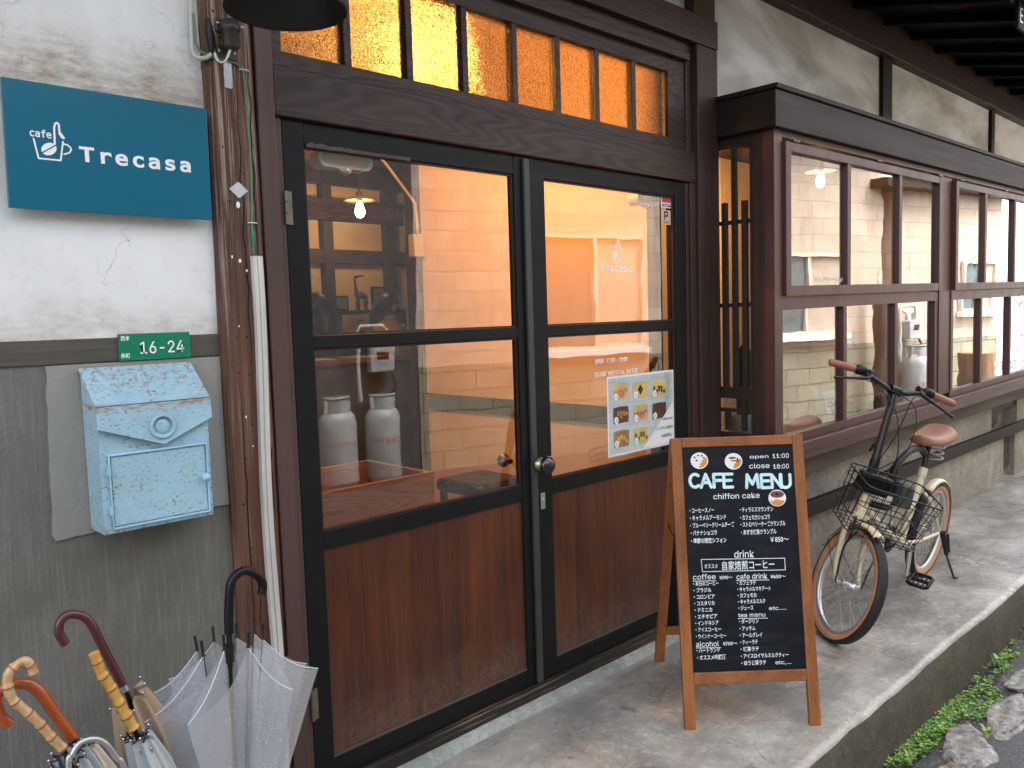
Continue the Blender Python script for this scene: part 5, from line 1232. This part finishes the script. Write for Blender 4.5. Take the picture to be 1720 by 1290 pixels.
for i, (s_, w_) in enumerate((('・本日のコーヒー', .088), ('・ブラジル', .062), ('・コロンビア', .072), ('・コスタリカ', .070), ('・ドミニカ', .061), ('・エチオピア', .077), ('・インドネシア', .081), ('・アイスコーヒー', .088), ('・ウインナーコーヒー', .104))): wr(s_, LX, .482-.0223*i, w_, .0125, .02)
wr('alcohol', .053, .275, .079, .021, .018); wr('¥700〜', .146, .277, .050, .012, .012)
wr('・ハートランド', LX, .256, .080, .0130, .02); wr('・オススメ吟醸酒', LX, .232, .099, .0130, .02)
for i, (s_, w_) in enumerate((('・カフェラテ', .066), ('・キャラメルマキアート', .116), ('・カフェモカ', .065), ('・キャラメルミルク', .095), ('・ジュース', .052))): wr(s_, .206, .480-.0213*i, w_, .0125, .02)
wr('etc....', .312, .391, .060, .015, .012); wr('tea menu', .204, .370, .094, .017, .018)
for i, (s_, w_) in enumerate((('・ダージリン', .067), ('・アッサム', .055), ('・アールグレイ', .077), ('・ティーラテ', .060), ('・抹茶ラテ', .063), ('・アイスロイヤルミルクティー', .164), ('・ほうじ茶ラテ', .085))): wr(s_, .206, .349-.0233*i, w_, .0125, .02)
wr('etc,...', .323, .208, .055, .015, .012)
flush('drink_menu_text')
# big round capitals
k = .047; r = .0053
G = {'C': [arc(.42, .5, .40, .5, 50, 310, 14)], 'A': [[(0, 0), (.4, 1), (.8, 0)], [(.17, .36), (.63, .36)]], 'F': [[(0, 0), (0, 1), (.62, 1)], [(0, .52), (.55, .52)]],
     'E': [[(.66, 0), (0, 0), (0, 1), (.66, 1)], [(0, .52), (.58, .52)]], 'M': [[(0, 0), (.08, 1), (.46, .25), (.84, 1), (.92, 0)]], 'N': [[(0, 0), (0, 1), (.72, 0), (.72, 1)]], 'U': [[(0, 1)] + arc(.38, .36, .38, .36, 180, 360, 10) + [(.76, 1)]]}
for word in ((('C', .060, .821), ('A', .099, .8195), ('F', .145, .8185), ('E', .180, .8175)), (('M', .259, .8135), ('E', .312, .8115), ('N', .349, .8105), ('U', .379, .8095))):
    BG = MB()
    for ch, u, v in word:
        for pl in G[ch]: stroke(BG, pl, B(u, v), D, U, k*.96, r, .0006)
    BG.build('heading_word', 'chalkblue', t)
# three painted cakes
MT['icing'] = plain("sticker_white", (.84, .82, .78), .6, var=.03); MT['cakeo'] = plain("sticker_orange_cake", (.68, .27, .06), .6, var=.15); MT['cocoa'] = plain("sticker_cocoa", (.20, .05, .025), .6, var=.2)
def disc(u, v, ru, rv, w_, n=22, a0=0, a1=360): return [B(u+ru*math.cos(R_(a0+(a1-a0)*i/n)), v+rv*math.sin(R_(a0+(a1-a0)*i/n))) + Nn*w_ for i in range(n)]
def dm(lst, name, mat, par): m = MB(); [m.add(p, [tuple(range(len(p)))], False) for p in lst]; o_ = m.build(name, mat, par); return o_
for ci, (u, v) in enumerate(((.098, .913), (.218, .907), (.364, .774))):
    base = dm([disc(u, v, .031, .029, .0006)], 'cake_sticker', 'icing', t)
    if ci < 2:
        dm([[B(u+.027*math.cos(R_(a)), v+.025*math.sin(R_(a)))+Nn*.0010 for a in range(-95, 31, 12)] + [B(u+.012, v+.002)+Nn*.001, B(u+.002, v-.012)+Nn*.001]], 'cake_side', 'cakeo', base)
        dd = [disc(u+dx, v+dz, .0036, .003, .0014+.0001*j, 8) for j, (dx, dz) in enumerate(((-.016, .012), (-.004, .018), (.009, .017), (-.010, .001), (.016, .010)))] if ci == 0 else [disc(u+dx, v+dz, rx, rz, .0014+.0001*j, 10) for j, (dx, dz, rx, rz) in enumerate(((-.004, .012, .014, .004), (.004, .002, .016, .0022), (.014, .004, .003, .010)))]
        for p in dd: dm([p], 'cake_topping', 'slate' if ci == 0 else 'cocoa', base)
    else:
        dm([[B(u+.026*math.cos(R_(a)), v-.003+.024*math.sin(R_(a)))+Nn*.0010 for a in range(190, 351, 12)] + [B(u+.012, v-.008)+Nn*.001, B(u-.004, v-.004)+Nn*.001, B(u-.018, v-.010)+Nn*.001]], 'cake_side', 'cakeo', base)
        dm([disc(u, v+.013, .024, .012, .0012)], 'cake_top', 'cocoa', base); dm([disc(u, v+.013, .006, .003, .0017, 12)], 'cake_hole', 'slate', base)
# ================================================================ BICYCLE
MT['bcream'] = plain("cream_bicycle_paint", (.72, .62, .42), .28, coat=.4, var=.04); MT['tyre'] = plain("tyre_rubber", (.014, .014, .016), .7, bump=.5, bscale=180); MT['tanwall'] = plain("tan_sidewall", (.58, .31, .18), .65); MT['alu'] = plain("brushed_alloy", (.66, .66, .66), .32, .85); MT['tanleather'] = plain("tan_vinyl", (.29, .115, .066), .42, var=.1, bump=.15, bscale=300)
Rr = Vector((4.457, -.495, 0)); Fr = Vector((3.353, -.511, 0)); e_ = Fr-Rr; WB = e_.length; e_.normalize(); l_ = Vector((-e_.y, e_.x, 0)); LEAN = R_(8); PHI = R_(51); HA = R_(70.8)
def bw_(p):
    p = Vector(p); y2 = p.y*math.cos(LEAN)+p.z*math.sin(LEAN); z2 = p.z*math.cos(LEAN)-p.y*math.sin(LEAN)
    return Rr + e_*p.x + l_*y2 + Vector((0, 0, z2))
AX = Vector((-math.cos(HA), 0, math.sin(HA))); A0 = Vector((WB, 0, .25)) - Vector((math.sin(HA), 0, math.cos(HA)))*.045; RS = Matrix.Rotation(PHI, 3, AX)
def st_(p): return A0 + RS @ (Vector(p)-A0)
def hd(t_): return A0 + AX*t_
bk = thing('bicycle', 'cream small wheeled bicycle with tan saddle and black wire basket on its stand', 'bicycle', tuple((Rr+Fr)/2))
def BB(mb, name, mat, steer=False, par=None, bev=0):
    mb.xf((lambda v: bw_(st_(v))) if steer else bw_); return mb.build(name, mat, par or bk, bev)
def wheel(c, steer):
    c = Vector(c); cir = lambda r, y, n=56: [(c.x+r*math.cos(2*math.pi*i/n), c.y+y, c.z+r*math.sin(2*math.pi*i/n)) for i in range(n)]
    def ringsurf(prof, n=56):
        m = MB(); vs = []; fs = []; k = len(prof)
        for i in range(n):
            a = 2*math.pi*i/n
            for r, y in prof: vs.append((c.x+r*math.cos(a), c.y+y, c.z+r*math.sin(a)))
        for i in range(n):
            for j in range(k-1): fs.append((i*k+j, i*k+j+1, ((i+1) % n)*k+j+1, ((i+1) % n)*k+j))
        m.add(vs, fs, True); return m
    w_ = BB(MB().tube([c+Vector((0, -.05, 0)), c+Vector((0, .05, 0))], .010, 12).lathe([(.022, -.030), (.024, -.026), (.013, -.022), (.013, .022), (.024, .026), (.022, .030)], c, (0, 1, 0), 18), 'wheel', 'alu', steer)
    BB(ringsurf([(.236, -.0205), (.243, -.0235), (.2475, -.017), (.250, -.006), (.250, .006), (.2475, .017), (.243, .0235), (.236, .0205)]), 'tyre', 'tyre', steer, w_)
    for s_ in (-1, 1): BB(ringsurf([(.2375, s_*.0215), (.229, s_*.0222), (.219, s_*.0192), (.212, s_*.0125)]), 'tyre_wall', 'tanwall', steer, w_)
    BB(ringsurf([(.2145, -.013), (.206, -.0125), (.200, -.010), (.1985, 0), (.200, .010), (.206, .0125), (.2145, .013)]), 'rim', 'alu', steer, w_)
    m = MB()
    for i in range(28):
        a = 2*math.pi*i/28; s_ = 1 if i % 2 else -1; b = a + (.9 if (i//2) % 2 else -.9)
        m.tube([(c.x+.022*math.cos(b), c.y+s_*.027, c.z+.022*math.sin(b)), (c.x+.2*math.cos(a), c.y+s_*.002, c.z+.2*math.sin(a))], .0011, 5)
    o_ = BB(m, 'spokes', 'steel', steer, w_); o_['kind'] = 'stuff'
    return w_
wheel((0, 0, .25), False); wheel((WB, 0, .25), True)
for i in range(4): pass
# frame
SB = Vector((.40, 0, .27)); ST = Vector((.235, 0, .60)); hb, ht = hd(.33), hd(.47)
fr = MB().tube([hb, ht], .022, 18).tube([SB, ST], .0185, 16).tube(smooth([hd(.40), hd(.40).lerp(ST, .45)+Vector((0, 0, -.085)), Vector((.335, 0, .43))], 8), .023, 18)
fr.tube([hd(.35), hd(.35).lerp(SB, .5)+Vector((0, 0, -.02)), SB], .018, 14)
fr.tube([SB+Vector((0, -.036, 0)), SB+Vector((0, .036, 0))], .023, 18)
BB(fr, 'frame', 'bcream')
for s_ in (-1, 1):
    BB(MB().tube(smooth([SB+Vector((-.02, s_*.02, 0)), (.27, s_*.045, .262), (.02, s_*.055, .25)]), .0095, 10), 'chain_stay', 'bcream'); BB(MB().tube(smooth([ST+Vector((-.01, s_*.015, -.1)), (.16, s_*.045, .43), (.01, s_*.055, .262)]), .008, 10), 'seat_stay', 'bcream')
BB(MB().tube([ST+Vector((.012, 0, -.02)), ST+Vector((-.006, 0, .02))], .0215, 16), 'seat_clamp', 'bcream')
sp = Vector((.185, 0, .775)); BB(MB().tube([ST, ST.lerp(sp, .55)], .0135, 14).tube([ST.lerp(sp, .5), sp+Vector((0, 0, -.035))], .0105, 14).lathe([(.016, -.02), (.019, -.015), (.019, .0), (.014, .005)], sp+Vector((.01, 0, -.05)), (0, 1, 0), 12), 'seat_post', 'blackmetal')
# saddle
def saddle():
    m = MB(); vs = []; fs = []; nL, nC = 16, 14
    for i in range(nL+1):
        u = i/nL; x = sp.x - .14 + .31*u
        hwid = .082*(1-u)**.55*(.72+.6*u) + .020 if u > .05 else .082*(.55+ u*9)*.80
        hwid = 1.12*(max(.014, min(.082, hwid)) if i not in (0, nL) else (.055 if i == 0 else .012))
        zt = sp.z + .03 + .022*(1-u)**2 - .008*math.sin(math.pi*u); dep = .070 - .018*u
        for j in range(nC+1):
            a = math.pi*j/nC; yy = -hwid*math.cos(a); zz_ = zt - dep*(1-math.sin(a)**.55)
            vs.append((x, yy, zz_))
    k = nC+1
    for i in range(nL):
        for j in range(nC): fs.append((i*k+j, (i+1)*k+j, (i+1)*k+j+1, i*k+j+1))
    fs.append(tuple(range(k))); fs.append(tuple(nL*k+j for j in range(k))[::-1])
    fs += [tuple([i*k, i*k+nC, (i+1)*k+nC, (i+1)*k]) for i in range(nL)]
    m.add(vs, fs, True); return m
o_ = BB(saddle(), 'saddle', 'tanleather'); ss = o_.modifiers.new('sub', 'SUBSURF'); ss.levels = 1; ss.render_levels = 2
for s_ in (-1, 1): BB(MB().tube(smooth([(.28, s_*.012, .775), (.2, s_*.022, .757), (.1, s_*.03, .775)]), .004, 8), 'saddle_rail', 'steel', par=o_)
BB(MB().tube([Vector((.075+.0, .035*math.cos(i*.5), .735-.0022*i+.0))+Vector((.022*math.sin(i*.5), 0, 0)) for i in range(44)], .004, 6), 'coil_lock', 'cable_grey')
# fork, stem, bars (all turned to the left)
for s_ in (-1, 1): BB(MB().tube(smooth([hd(.30)+Vector((0, s_*.022, 0)), hd(.27)+Vector((.0, s_*.046, 0)), hd(.17)+Vector((.004, s_*.054, 0)), hd(.08)+Vector((.014, s_*.056, 0)), Vector((WB, s_*.055, .25))]), [.013]*8+[.0125]*8+[.010]*9, 12), 'fork_leg', 'bcream', True)
BB(MB().tube([hd(.285), hd(.335)], .021, 16).obox(hd(.29)+Vector((-.015, -.036, 0)), (.03, 0, 0), (0, .072, 0), (0, 0, .02)), 'fork_crown', 'bcream', True)
BL = .872; bc = hd(BL)
BB(MB().tube([hd(.47), hd(.50)], .025, 18).tube([hd(.50), hd(.555)], .0215, 16), 'hinge_block', 'black_plastic', True)
BB(MB().tube([hd(.54), hd(.75), hd(.80)+Vector((.003, 0, 0)), bc+Vector((0, 0, -.012))], [.0185, .0175, .0165, .015], 18).lathe([(.021, -.024), (.021, .024)], bc, (0, 1, 0), 16).tube([hd(.575)+Vector((-.02, 0, 0)), hd(.60)+Vector((-.045, 0, .015)), hd(.56)+Vector((-.07, 0, .01))], .006, 8), 'stem', 'blackmetal', True)
bars = smooth([bc+Vector((-.045, -.30, .022)), bc+Vector((-.035, -.20, .030)), bc+Vector((-.014, -.11, .018)), bc+Vector((0, -.04, 0)), bc+Vector((0, .04, 0)), bc+Vector((-.014, .11, .018)), bc+Vector((-.035, .20, .030)), bc+Vector((-.045, .30, .022))])
hbm = BB(MB().tube(bars, .0112, 12), 'handlebar', 'blackmetal', True)
for s_ in (-1, 1):
    a = bc+Vector((-.036, s_*.195, .030)); b = bc+Vector((-.046, s_*.312, .021)); d_ = (b-a).normalized()
    BB(MB().tube([a, a+d_*.012, b-d_*.01, b], [.0145, .0165, .0165, .012], 14), 'grip', 'tanleather', True, hbm)
    BB(MB().tube([a-d_*.055, a-d_*.045, a-d_*.012, a-d_*.003], [.013, .0215, .0215, .017], 14), 'shifter' if s_ < 0 else 'bell', 'black_plastic', True, hbm)
    BB(MB().tube(smooth([a-d_*.075+Vector((.012, 0, -.006)), a-d_*.05+Vector((.036, 0, -.02)), a+d_*.01+Vector((.05, 0, -.032)), a+d_*.075+Vector((.058, 0, -.046)), a+d_*.098+Vector((.062, 0, -.050))]), [.010]*5+[.0085]*5+[.006]*5+[.0055]*5+[.007]*5, 10), 'brake_lever', 'blackmetal', True, hbm)
    BB(MB().tube([a-d_*.085, a-d_*.062], .0150, 12), 'lever_clamp', 'blackmetal', True, hbm)
# basket
f0, f1, yl, yr, zb, zt = .045, .265, -.165, .19, -.115, .105
bo = hd(.42)
def bpt(f, y, z):                                       # the basket flares upward and tips forward a little
    tpr = 1-.10*(zt-z)/(zt-zb); ym = (yl+yr)/2; fm = f0
    return bo + Vector((fm + (f-fm)*tpr, ym+(y-ym)*tpr, z - .10*(f-f0)))
def loop(z, n=5, rc=.035):
    pts = []
    for (cx_, cy_, a0) in ((f1-rc, yr-rc, 0), (f0+rc, yr-rc, 90), (f0+rc, yl+rc, 180), (f1-rc, yl+rc, 270)):
        for i in range(n+1): a = R_(a0+90*i/n); pts.append(bpt(cx_+rc*math.cos(a), cy_+rc*math.sin(a), z))
    return pts
m = MB()
m.tube(loop(zt), .0036, 8, closed=True)
for z in (zt-.035, zt-.09, zt-.15, zb+.005): m.tube(loop(z), .0022, 6, closed=True)
def upright(f, y): m.tube([bpt(f, y, zt), bpt(f, y, zb)], .0018, 5)
n = 9
for i in range(1, n): upright(f0, yl+(yr-yl)*i/n); upright(f1, yl+(yr-yl)*i/n)
for i in range(1, 6): upright(f0+(f1-f0)*i/6, yl); upright(f0+(f1-f0)*i/6, yr)
for i in range(1, n): m.tube([bpt(f0, yl+(yr-yl)*i/n, zb), bpt(f1, yl+(yr-yl)*i/n, zb)], .0018, 5)
for i in range(1, 6): m.tube([bpt(f0+(f1-f0)*i/6, yl, zb), bpt(f0+(f1-f0)*i/6, yr, zb)], .0018, 5)
BB(m, 'basket', 'blackmetal', True)
BB(MB().obox(bo+Vector((.0, -.075, -.005)), (.040, 0, 0), (0, .15, 0), (0, 0, .085)), 'basket_mount', 'black_plastic', True, bev=.006)
for s_ in (-1, 1): BB(MB().tube(smooth([bpt(f1-.05, s_*.10+.012, zb), bpt(f1-.09, s_*.09, zb-.1), Vector((WB+.01, s_*.062, .255))]), .0042, 8), 'basket_strut', 'blackmetal', True)
# mudguards
def guard(c, a0, a1, steer, mat='bcream', rad=.272):
    m = MB(); vs = []; fs = []; n = 26
    for i in range(n+1):
        a = R_(a0+(a1-a0)*i/n)
        for y, dr in ((-.027, -.012), (-.022, -.003), (-.010, .002), (0, .003), (.010, .002), (.022, -.003), (.027, -.012)): vs.append((c[0]+(rad+dr)*math.cos(a), y, c[2]+(rad+dr)*math.sin(a)))
    for i in range(n):
        for j in range(6): fs.append((i*7+j, i*7+j+1, (i+1)*7+j+1, (i+1)*7+j))
    m.add(vs, fs, True); o2 = BB(m, 'mudguard', mat, steer); sd_ = o2.modifiers.new('s', 'SOLIDIFY'); sd_.thickness = .0018
    return o2
g2 = guard((0, 0, .25), 62, 196, False); g1 = guard((WB, 0, .25), 78, 172, True)
for s_ in (-1, 1): BB(MB().tube([(WB+.262*math.cos(R_(160)), s_*.022, .25+.262*math.sin(R_(160))), (WB, s_*.058, .25)], .0018, 5), 'guard_stay', 'blackmetal', True, g1); BB(MB().tube([(.262*math.cos(R_(190)), s_*.022, .25+.262*math.sin(R_(190))), (0, s_*.06, .25)], .0018, 5), 'guard_stay', 'blackmetal', False, g2)
# brake, cables, cranks, pedals, stand
BB(MB().tube([hd(.30)+Vector((.025, -.03, .0)), hd(.25)+Vector((.03, -.034, 0)), hd(.2)+Vector((.02, -.03, 0))], .006, 8).tube([hd(.30)+Vector((.025, .03, .0)), hd(.25)+Vector((.03, .034, 0)), hd(.2)+Vector((.02, .03, 0))], .006, 8), 'brake_caliper', 'blackmetal', True)
for i, (a, b, c_, d_) in enumerate(((bc+Vector((.0, -.13, .01)), bc+Vector((.09, -.02, -.06)), hd(.62)+Vector((.07, .05, 0)), hd(.5)+Vector((.03, .03, 0))), (bc+Vector((.0, .13, .01)), bc+Vector((.10, .03, .0)), hd(.70)+Vector((.10, .0, 0)), hd(.52)+Vector((.03, -.02, 0))), (bc+Vector((.0, -.15, .005)), bc+Vector((.11, .04, -.02)), hd(.66)+Vector((.10, .07, 0)), hd(.5)+Vector((-.03, .03, 0))))):
    BB(MB().tube(smooth([a, b, c_, d_], 8), .0024, 6), 'cable', 'black_plastic', True)
BB(MB().lathe([(.0, .040), (.055, .040), (.068, .043), (.068, .048), (.055, .050), (.0, .050)], SB, (0, -1, 0), 30), 'chain_ring', 'blackmetal')
ca = R_(-82); 
for s_ in (1, -1):
    dv = Vector((math.cos(ca), 0, math.sin(ca)))*s_; cr0 = SB+Vector((0, s_*.050, 0)); cr1 = cr0+dv*.152+Vector((0, s_*.012, 0))
    cro = BB(MB().tube([SB, cr0], .012, 10).tube([cr0, cr0.lerp(cr1, .2), cr1], [.015, .011, .0095], 12), 'crank', 'alu')
    pc = cr1+Vector((0, s_*.062, 0)); tl = Vector((.95, 0, -.3)) if s_ > 0 else Vector((1, 0, 0)); tn = Vector((.3, 0, .95)) if s_ > 0 else Vector((0, 0, 1)); m = MB()
    L_ = lambda u, v, w2=0: pc+tl*u+Vector((0, v, 0))+tn*w2
    m.tube([L_(a*.046, b*.044) for a, b in ((-.8, -1), (.8, -1), (1, -.75), (1, .75), (.8, 1), (-.8, 1), (-1, .75), (-1, -.75))], .0095, 8, closed=True)
    m.tube([L_(0, -.06), L_(0, .046)], .009, 10)
    for v in (-.022, .0, .022): m.tube([L_(-.046, v), L_(.046, v)], .0042, 6)
    BB(m, 'pedal', 'black_plastic', par=None)
ks = MB().tube([(-.005, .068, .255), (-.03, .085, .17), (-.03, .10, .12)], [.015, .013, .010], 10).tube([(-.03, .10, .12), (-.025, .155, .003)], .0058, 10).tube([(-.025, .155, .003), (-.045, .165, .002)], [.0075, .005], 8).tube([(-.04, .085, .24), (-.06, .10, .13)], .007, 8)
for v in ks.v:
    pass
o_ = BB(ks, 'kickstand', 'blackmetal')
# bring the stand foot down to the concrete despite the lean
zs = min(v.co.z for v in o_.data.vertices)
if True:
    top = max(v.co.z for v in o_.data.vertices)
    for v in o_.data.vertices: v.co.z += (0.0 - zs)*(top-v.co.z)/(top-zs)
BB(MB().obox((.30, -.095, .30), (.22, 0, 0), (0, .035, 0), (0, 0, .10)), 'wheel_lock', 'black_plastic', bev=.012) if False else None
BB(MB().tube(smooth([(.26, 0, .70), (.33, 0, .735), (.48, 0, .74), (.60, 0, .70), (.645, 0, .63), (.63, 0, .57)]), .017, 12), 'carry_strap', 'black_plastic')
BB(MB().obox((.46, -.045, .455), (.20, 0, .06), (0, .09, 0), (-.03, 0, .11)), 'frame_pouch', 'black_plastic', bev=.015)
# ================================================================ PLANTS AND STONES IN THE DRAIN
random.seed(31)
def dens(x, y):
    return noise.noise(Vector((x*1.9+4, y*6, 0)))*.9 + (.35 if y > -1.02 else -.25) + (.25 if 3.0 < x < 3.75 else 0) - (.45 if x < 2.85 else 0)
m = MB(); m2 = MB(); cnt = 0
while cnt < 3600:
    x = 2.7+4.2*random.random()**1.9; y = random.uniform(-1.11, -.94)
    if dens(x, y) + .5*noise.noise(Vector((x*11, y*16, 4))) < random.uniform(.12, .55): continue
    cnt += 1; zb_ = -.222 + .03*noise.noise(Vector((x*3, y*9, 0))); hh = random.uniform(.002, .02)
    tip = Vector((x+random.gauss(0, .008), y+random.gauss(0, .008), zb_+hh)); tgt = m if random.random() < .6 else m2
    a0 = random.uniform(0, 6.28); L = random.uniform(.005, .0115)
    for k in range(random.choice((3, 3, 4))):
        a = a0+k*2.1; d = Vector((math.cos(a), math.sin(a), random.uniform(-.1, .5))); leaf(tgt, tip, d, Vector((0, 0, 1))+rnd(.2), L, L*.95)
    leaf(tgt, Vector((x, y, zb_)), tip-Vector((x, y, zb_)), Vector((1, 0, 0)), hh, .002)
leafmat('weed_dark', (.06, .16, .025), (.13, .28, .05)); leafmat('weed_light', (.20, .34, .055), (.34, .48, .11))
m3 = MB()
for i in range(110):
    x = 2.8+3*random.random()**1.6; y = random.uniform(-1.10, -.95); a = random.uniform(0, 6.28)
    leaf(m3, (x, y, -.205+.02*random.random()), (math.cos(a), math.sin(a), random.uniform(-.1, .3)), Vector((0, 0, 1))+rnd(.3), random.uniform(.012, .03), random.uniform(.005, .012))
for i in range(160):
    x = 2.8+3.4*random.random()**1.7; y = random.uniform(-1.09, -.95)
    if dens(x, y) < .2: continue
    b0 = Vector((x, y, -.22)); tp = b0+Vector((random.gauss(0, .02), random.gauss(0, .02), random.uniform(.03, .07))); leaf(m2, b0, tp-b0, rnd(), (tp-b0).length, .004)
leafmat('dead_leaf', (.12, .07, .03), (.28, .18, .08)); o_ = m3.build('dead_leaves', 'dead_leaf'); tag(o_, 'small brown dead leaves lying among the clover weeds', 'leaves'); o_['kind'] = 'stuff'
for mb, mt, nm in ((m, 'weed_dark', 'darker green clover weeds spreading along the foot of the curb'), (m2, 'weed_light', 'bright green clover weeds spreading along the foot of the curb')):
    o_ = mb.build('weeds', mt); tag(o_, nm, 'weeds'); o_['kind'] = 'stuff'
def weed_plant(x, y, n, L, lb):
    t = thing('leafy_weed', lb, 'weed', (x, y, -.22), 'single weeds by the curb'); m = MB()
    for k in range(n): a = k*2.4; d = Vector((math.cos(a), math.sin(a), .7)); leaf(m, (x, y, -.215+.006*k), d, Vector((0, 0, 1)), L*random.uniform(.7, 1.1), L*.5)
    m.build('leaves', 'weed_light', t)
weed_plant(3.30, -1.145, 7, .035, 'small leafy weed growing between the road stones'); weed_plant(2.93, -1.0, 8, .03, 'small leafy weed at the near end of the clover'); weed_plant(4.02, -.99, 8, .05, 'broad leafed weed against the curb beyond the clover')
MT['stone'] = (lambda: (lambda t: (t.set(col=t.ramp(t.noise(t.map((1,1,1)), 26, 7, .7), [(.35, (.09, .085, .075)), (.55, (.27, .25, .23)), (.75, (.55, .53, .50))]), rough=.45), t.bump(t.noise(t.map((1,1,1)), 40, 6), .6, .01), t.m)[-1])(NT("speckled_drain_stone")))()
MT['pinkstone'] = (lambda: (lambda t: (t.set(col=t.ramp(t.noise(t.map((1,1,1)), 26, 7, .7), [(.35, (.10, .07, .06)), (.55, (.29, .23, .20)), (.75, (.52, .47, .44))]), rough=.45), t.bump(t.noise(t.map((1,1,1)), 40, 6), .6, .01), t.m)[-1])(NT("pinkish_drain_stone")))()
def stone(x, y, rx, ry, rz, rot, seed, mat, lb, _k=.8):
    rz *= _k
    bm_ = bmesh.new(); bmesh.ops.create_icosphere(bm_, subdivisions=4, radius=1)
    vs = []
    for v in bm_.verts:
        p = v.co.copy(); p *= 1+.28*noise.noise(p*1.3+Vector((seed, 0, 0)))+.10*noise.noise(p*3.5+Vector((0, seed, 0)))
        p *= 1+.16*(abs(noise.noise(p*2.2+Vector((3, seed, 1))))-.3); p.z = min(p.z, .5+.14*noise.noise(p*2)); q_ = Vector((p.x*rx, p.y*ry, p.z*rz)); q_ = Matrix.Rotation(rot, 3, 'Z') @ q_; vs.append(q_+Vector((x, y, -.222)))
    fs = [tuple(v.index for v in f.verts) for f in bm_.faces]; bm_.free()
    mb = MB(); mb.add(vs, fs, True); tag(mb.build('edge_stone', mat), lb, 'stone', 'rough stones edging the road')
stone(3.17, -1.125, .17, .085, .055, .25, 1.0, 'stone', 'pale speckled stone nearest the camera at the road edge')
stone(2.94, -1.135, .12, .05, .045, .1, 9.0, 'pinkstone', 'brownish stone at the bottom edge of the photo')
stone(3.53, -1.155, .22, .07, .05, .12, 2.0, 'stone', 'long low stone between two shorter ones at the road edge')
stone(3.93, -1.125, .15, .07, .06, -.1, 3.0, 'stone', 'large pale stone beyond the long low one')
stone(4.35, -1.135, .19, .06, .055, .1, 4.0, 'stone', 'grey stone beside the broad leafed weed')
stone(4.85, -1.13, .2, .065, .055, 0, 5.0, 'pinkstone', 'flat brown stone further up the lane')
stone(5.45, -1.13, .22, .065, .06, .1, 6.0, 'stone', 'farthest grey stone along the road edge')
for i in range(60):                                     # loose wet grit
    pass
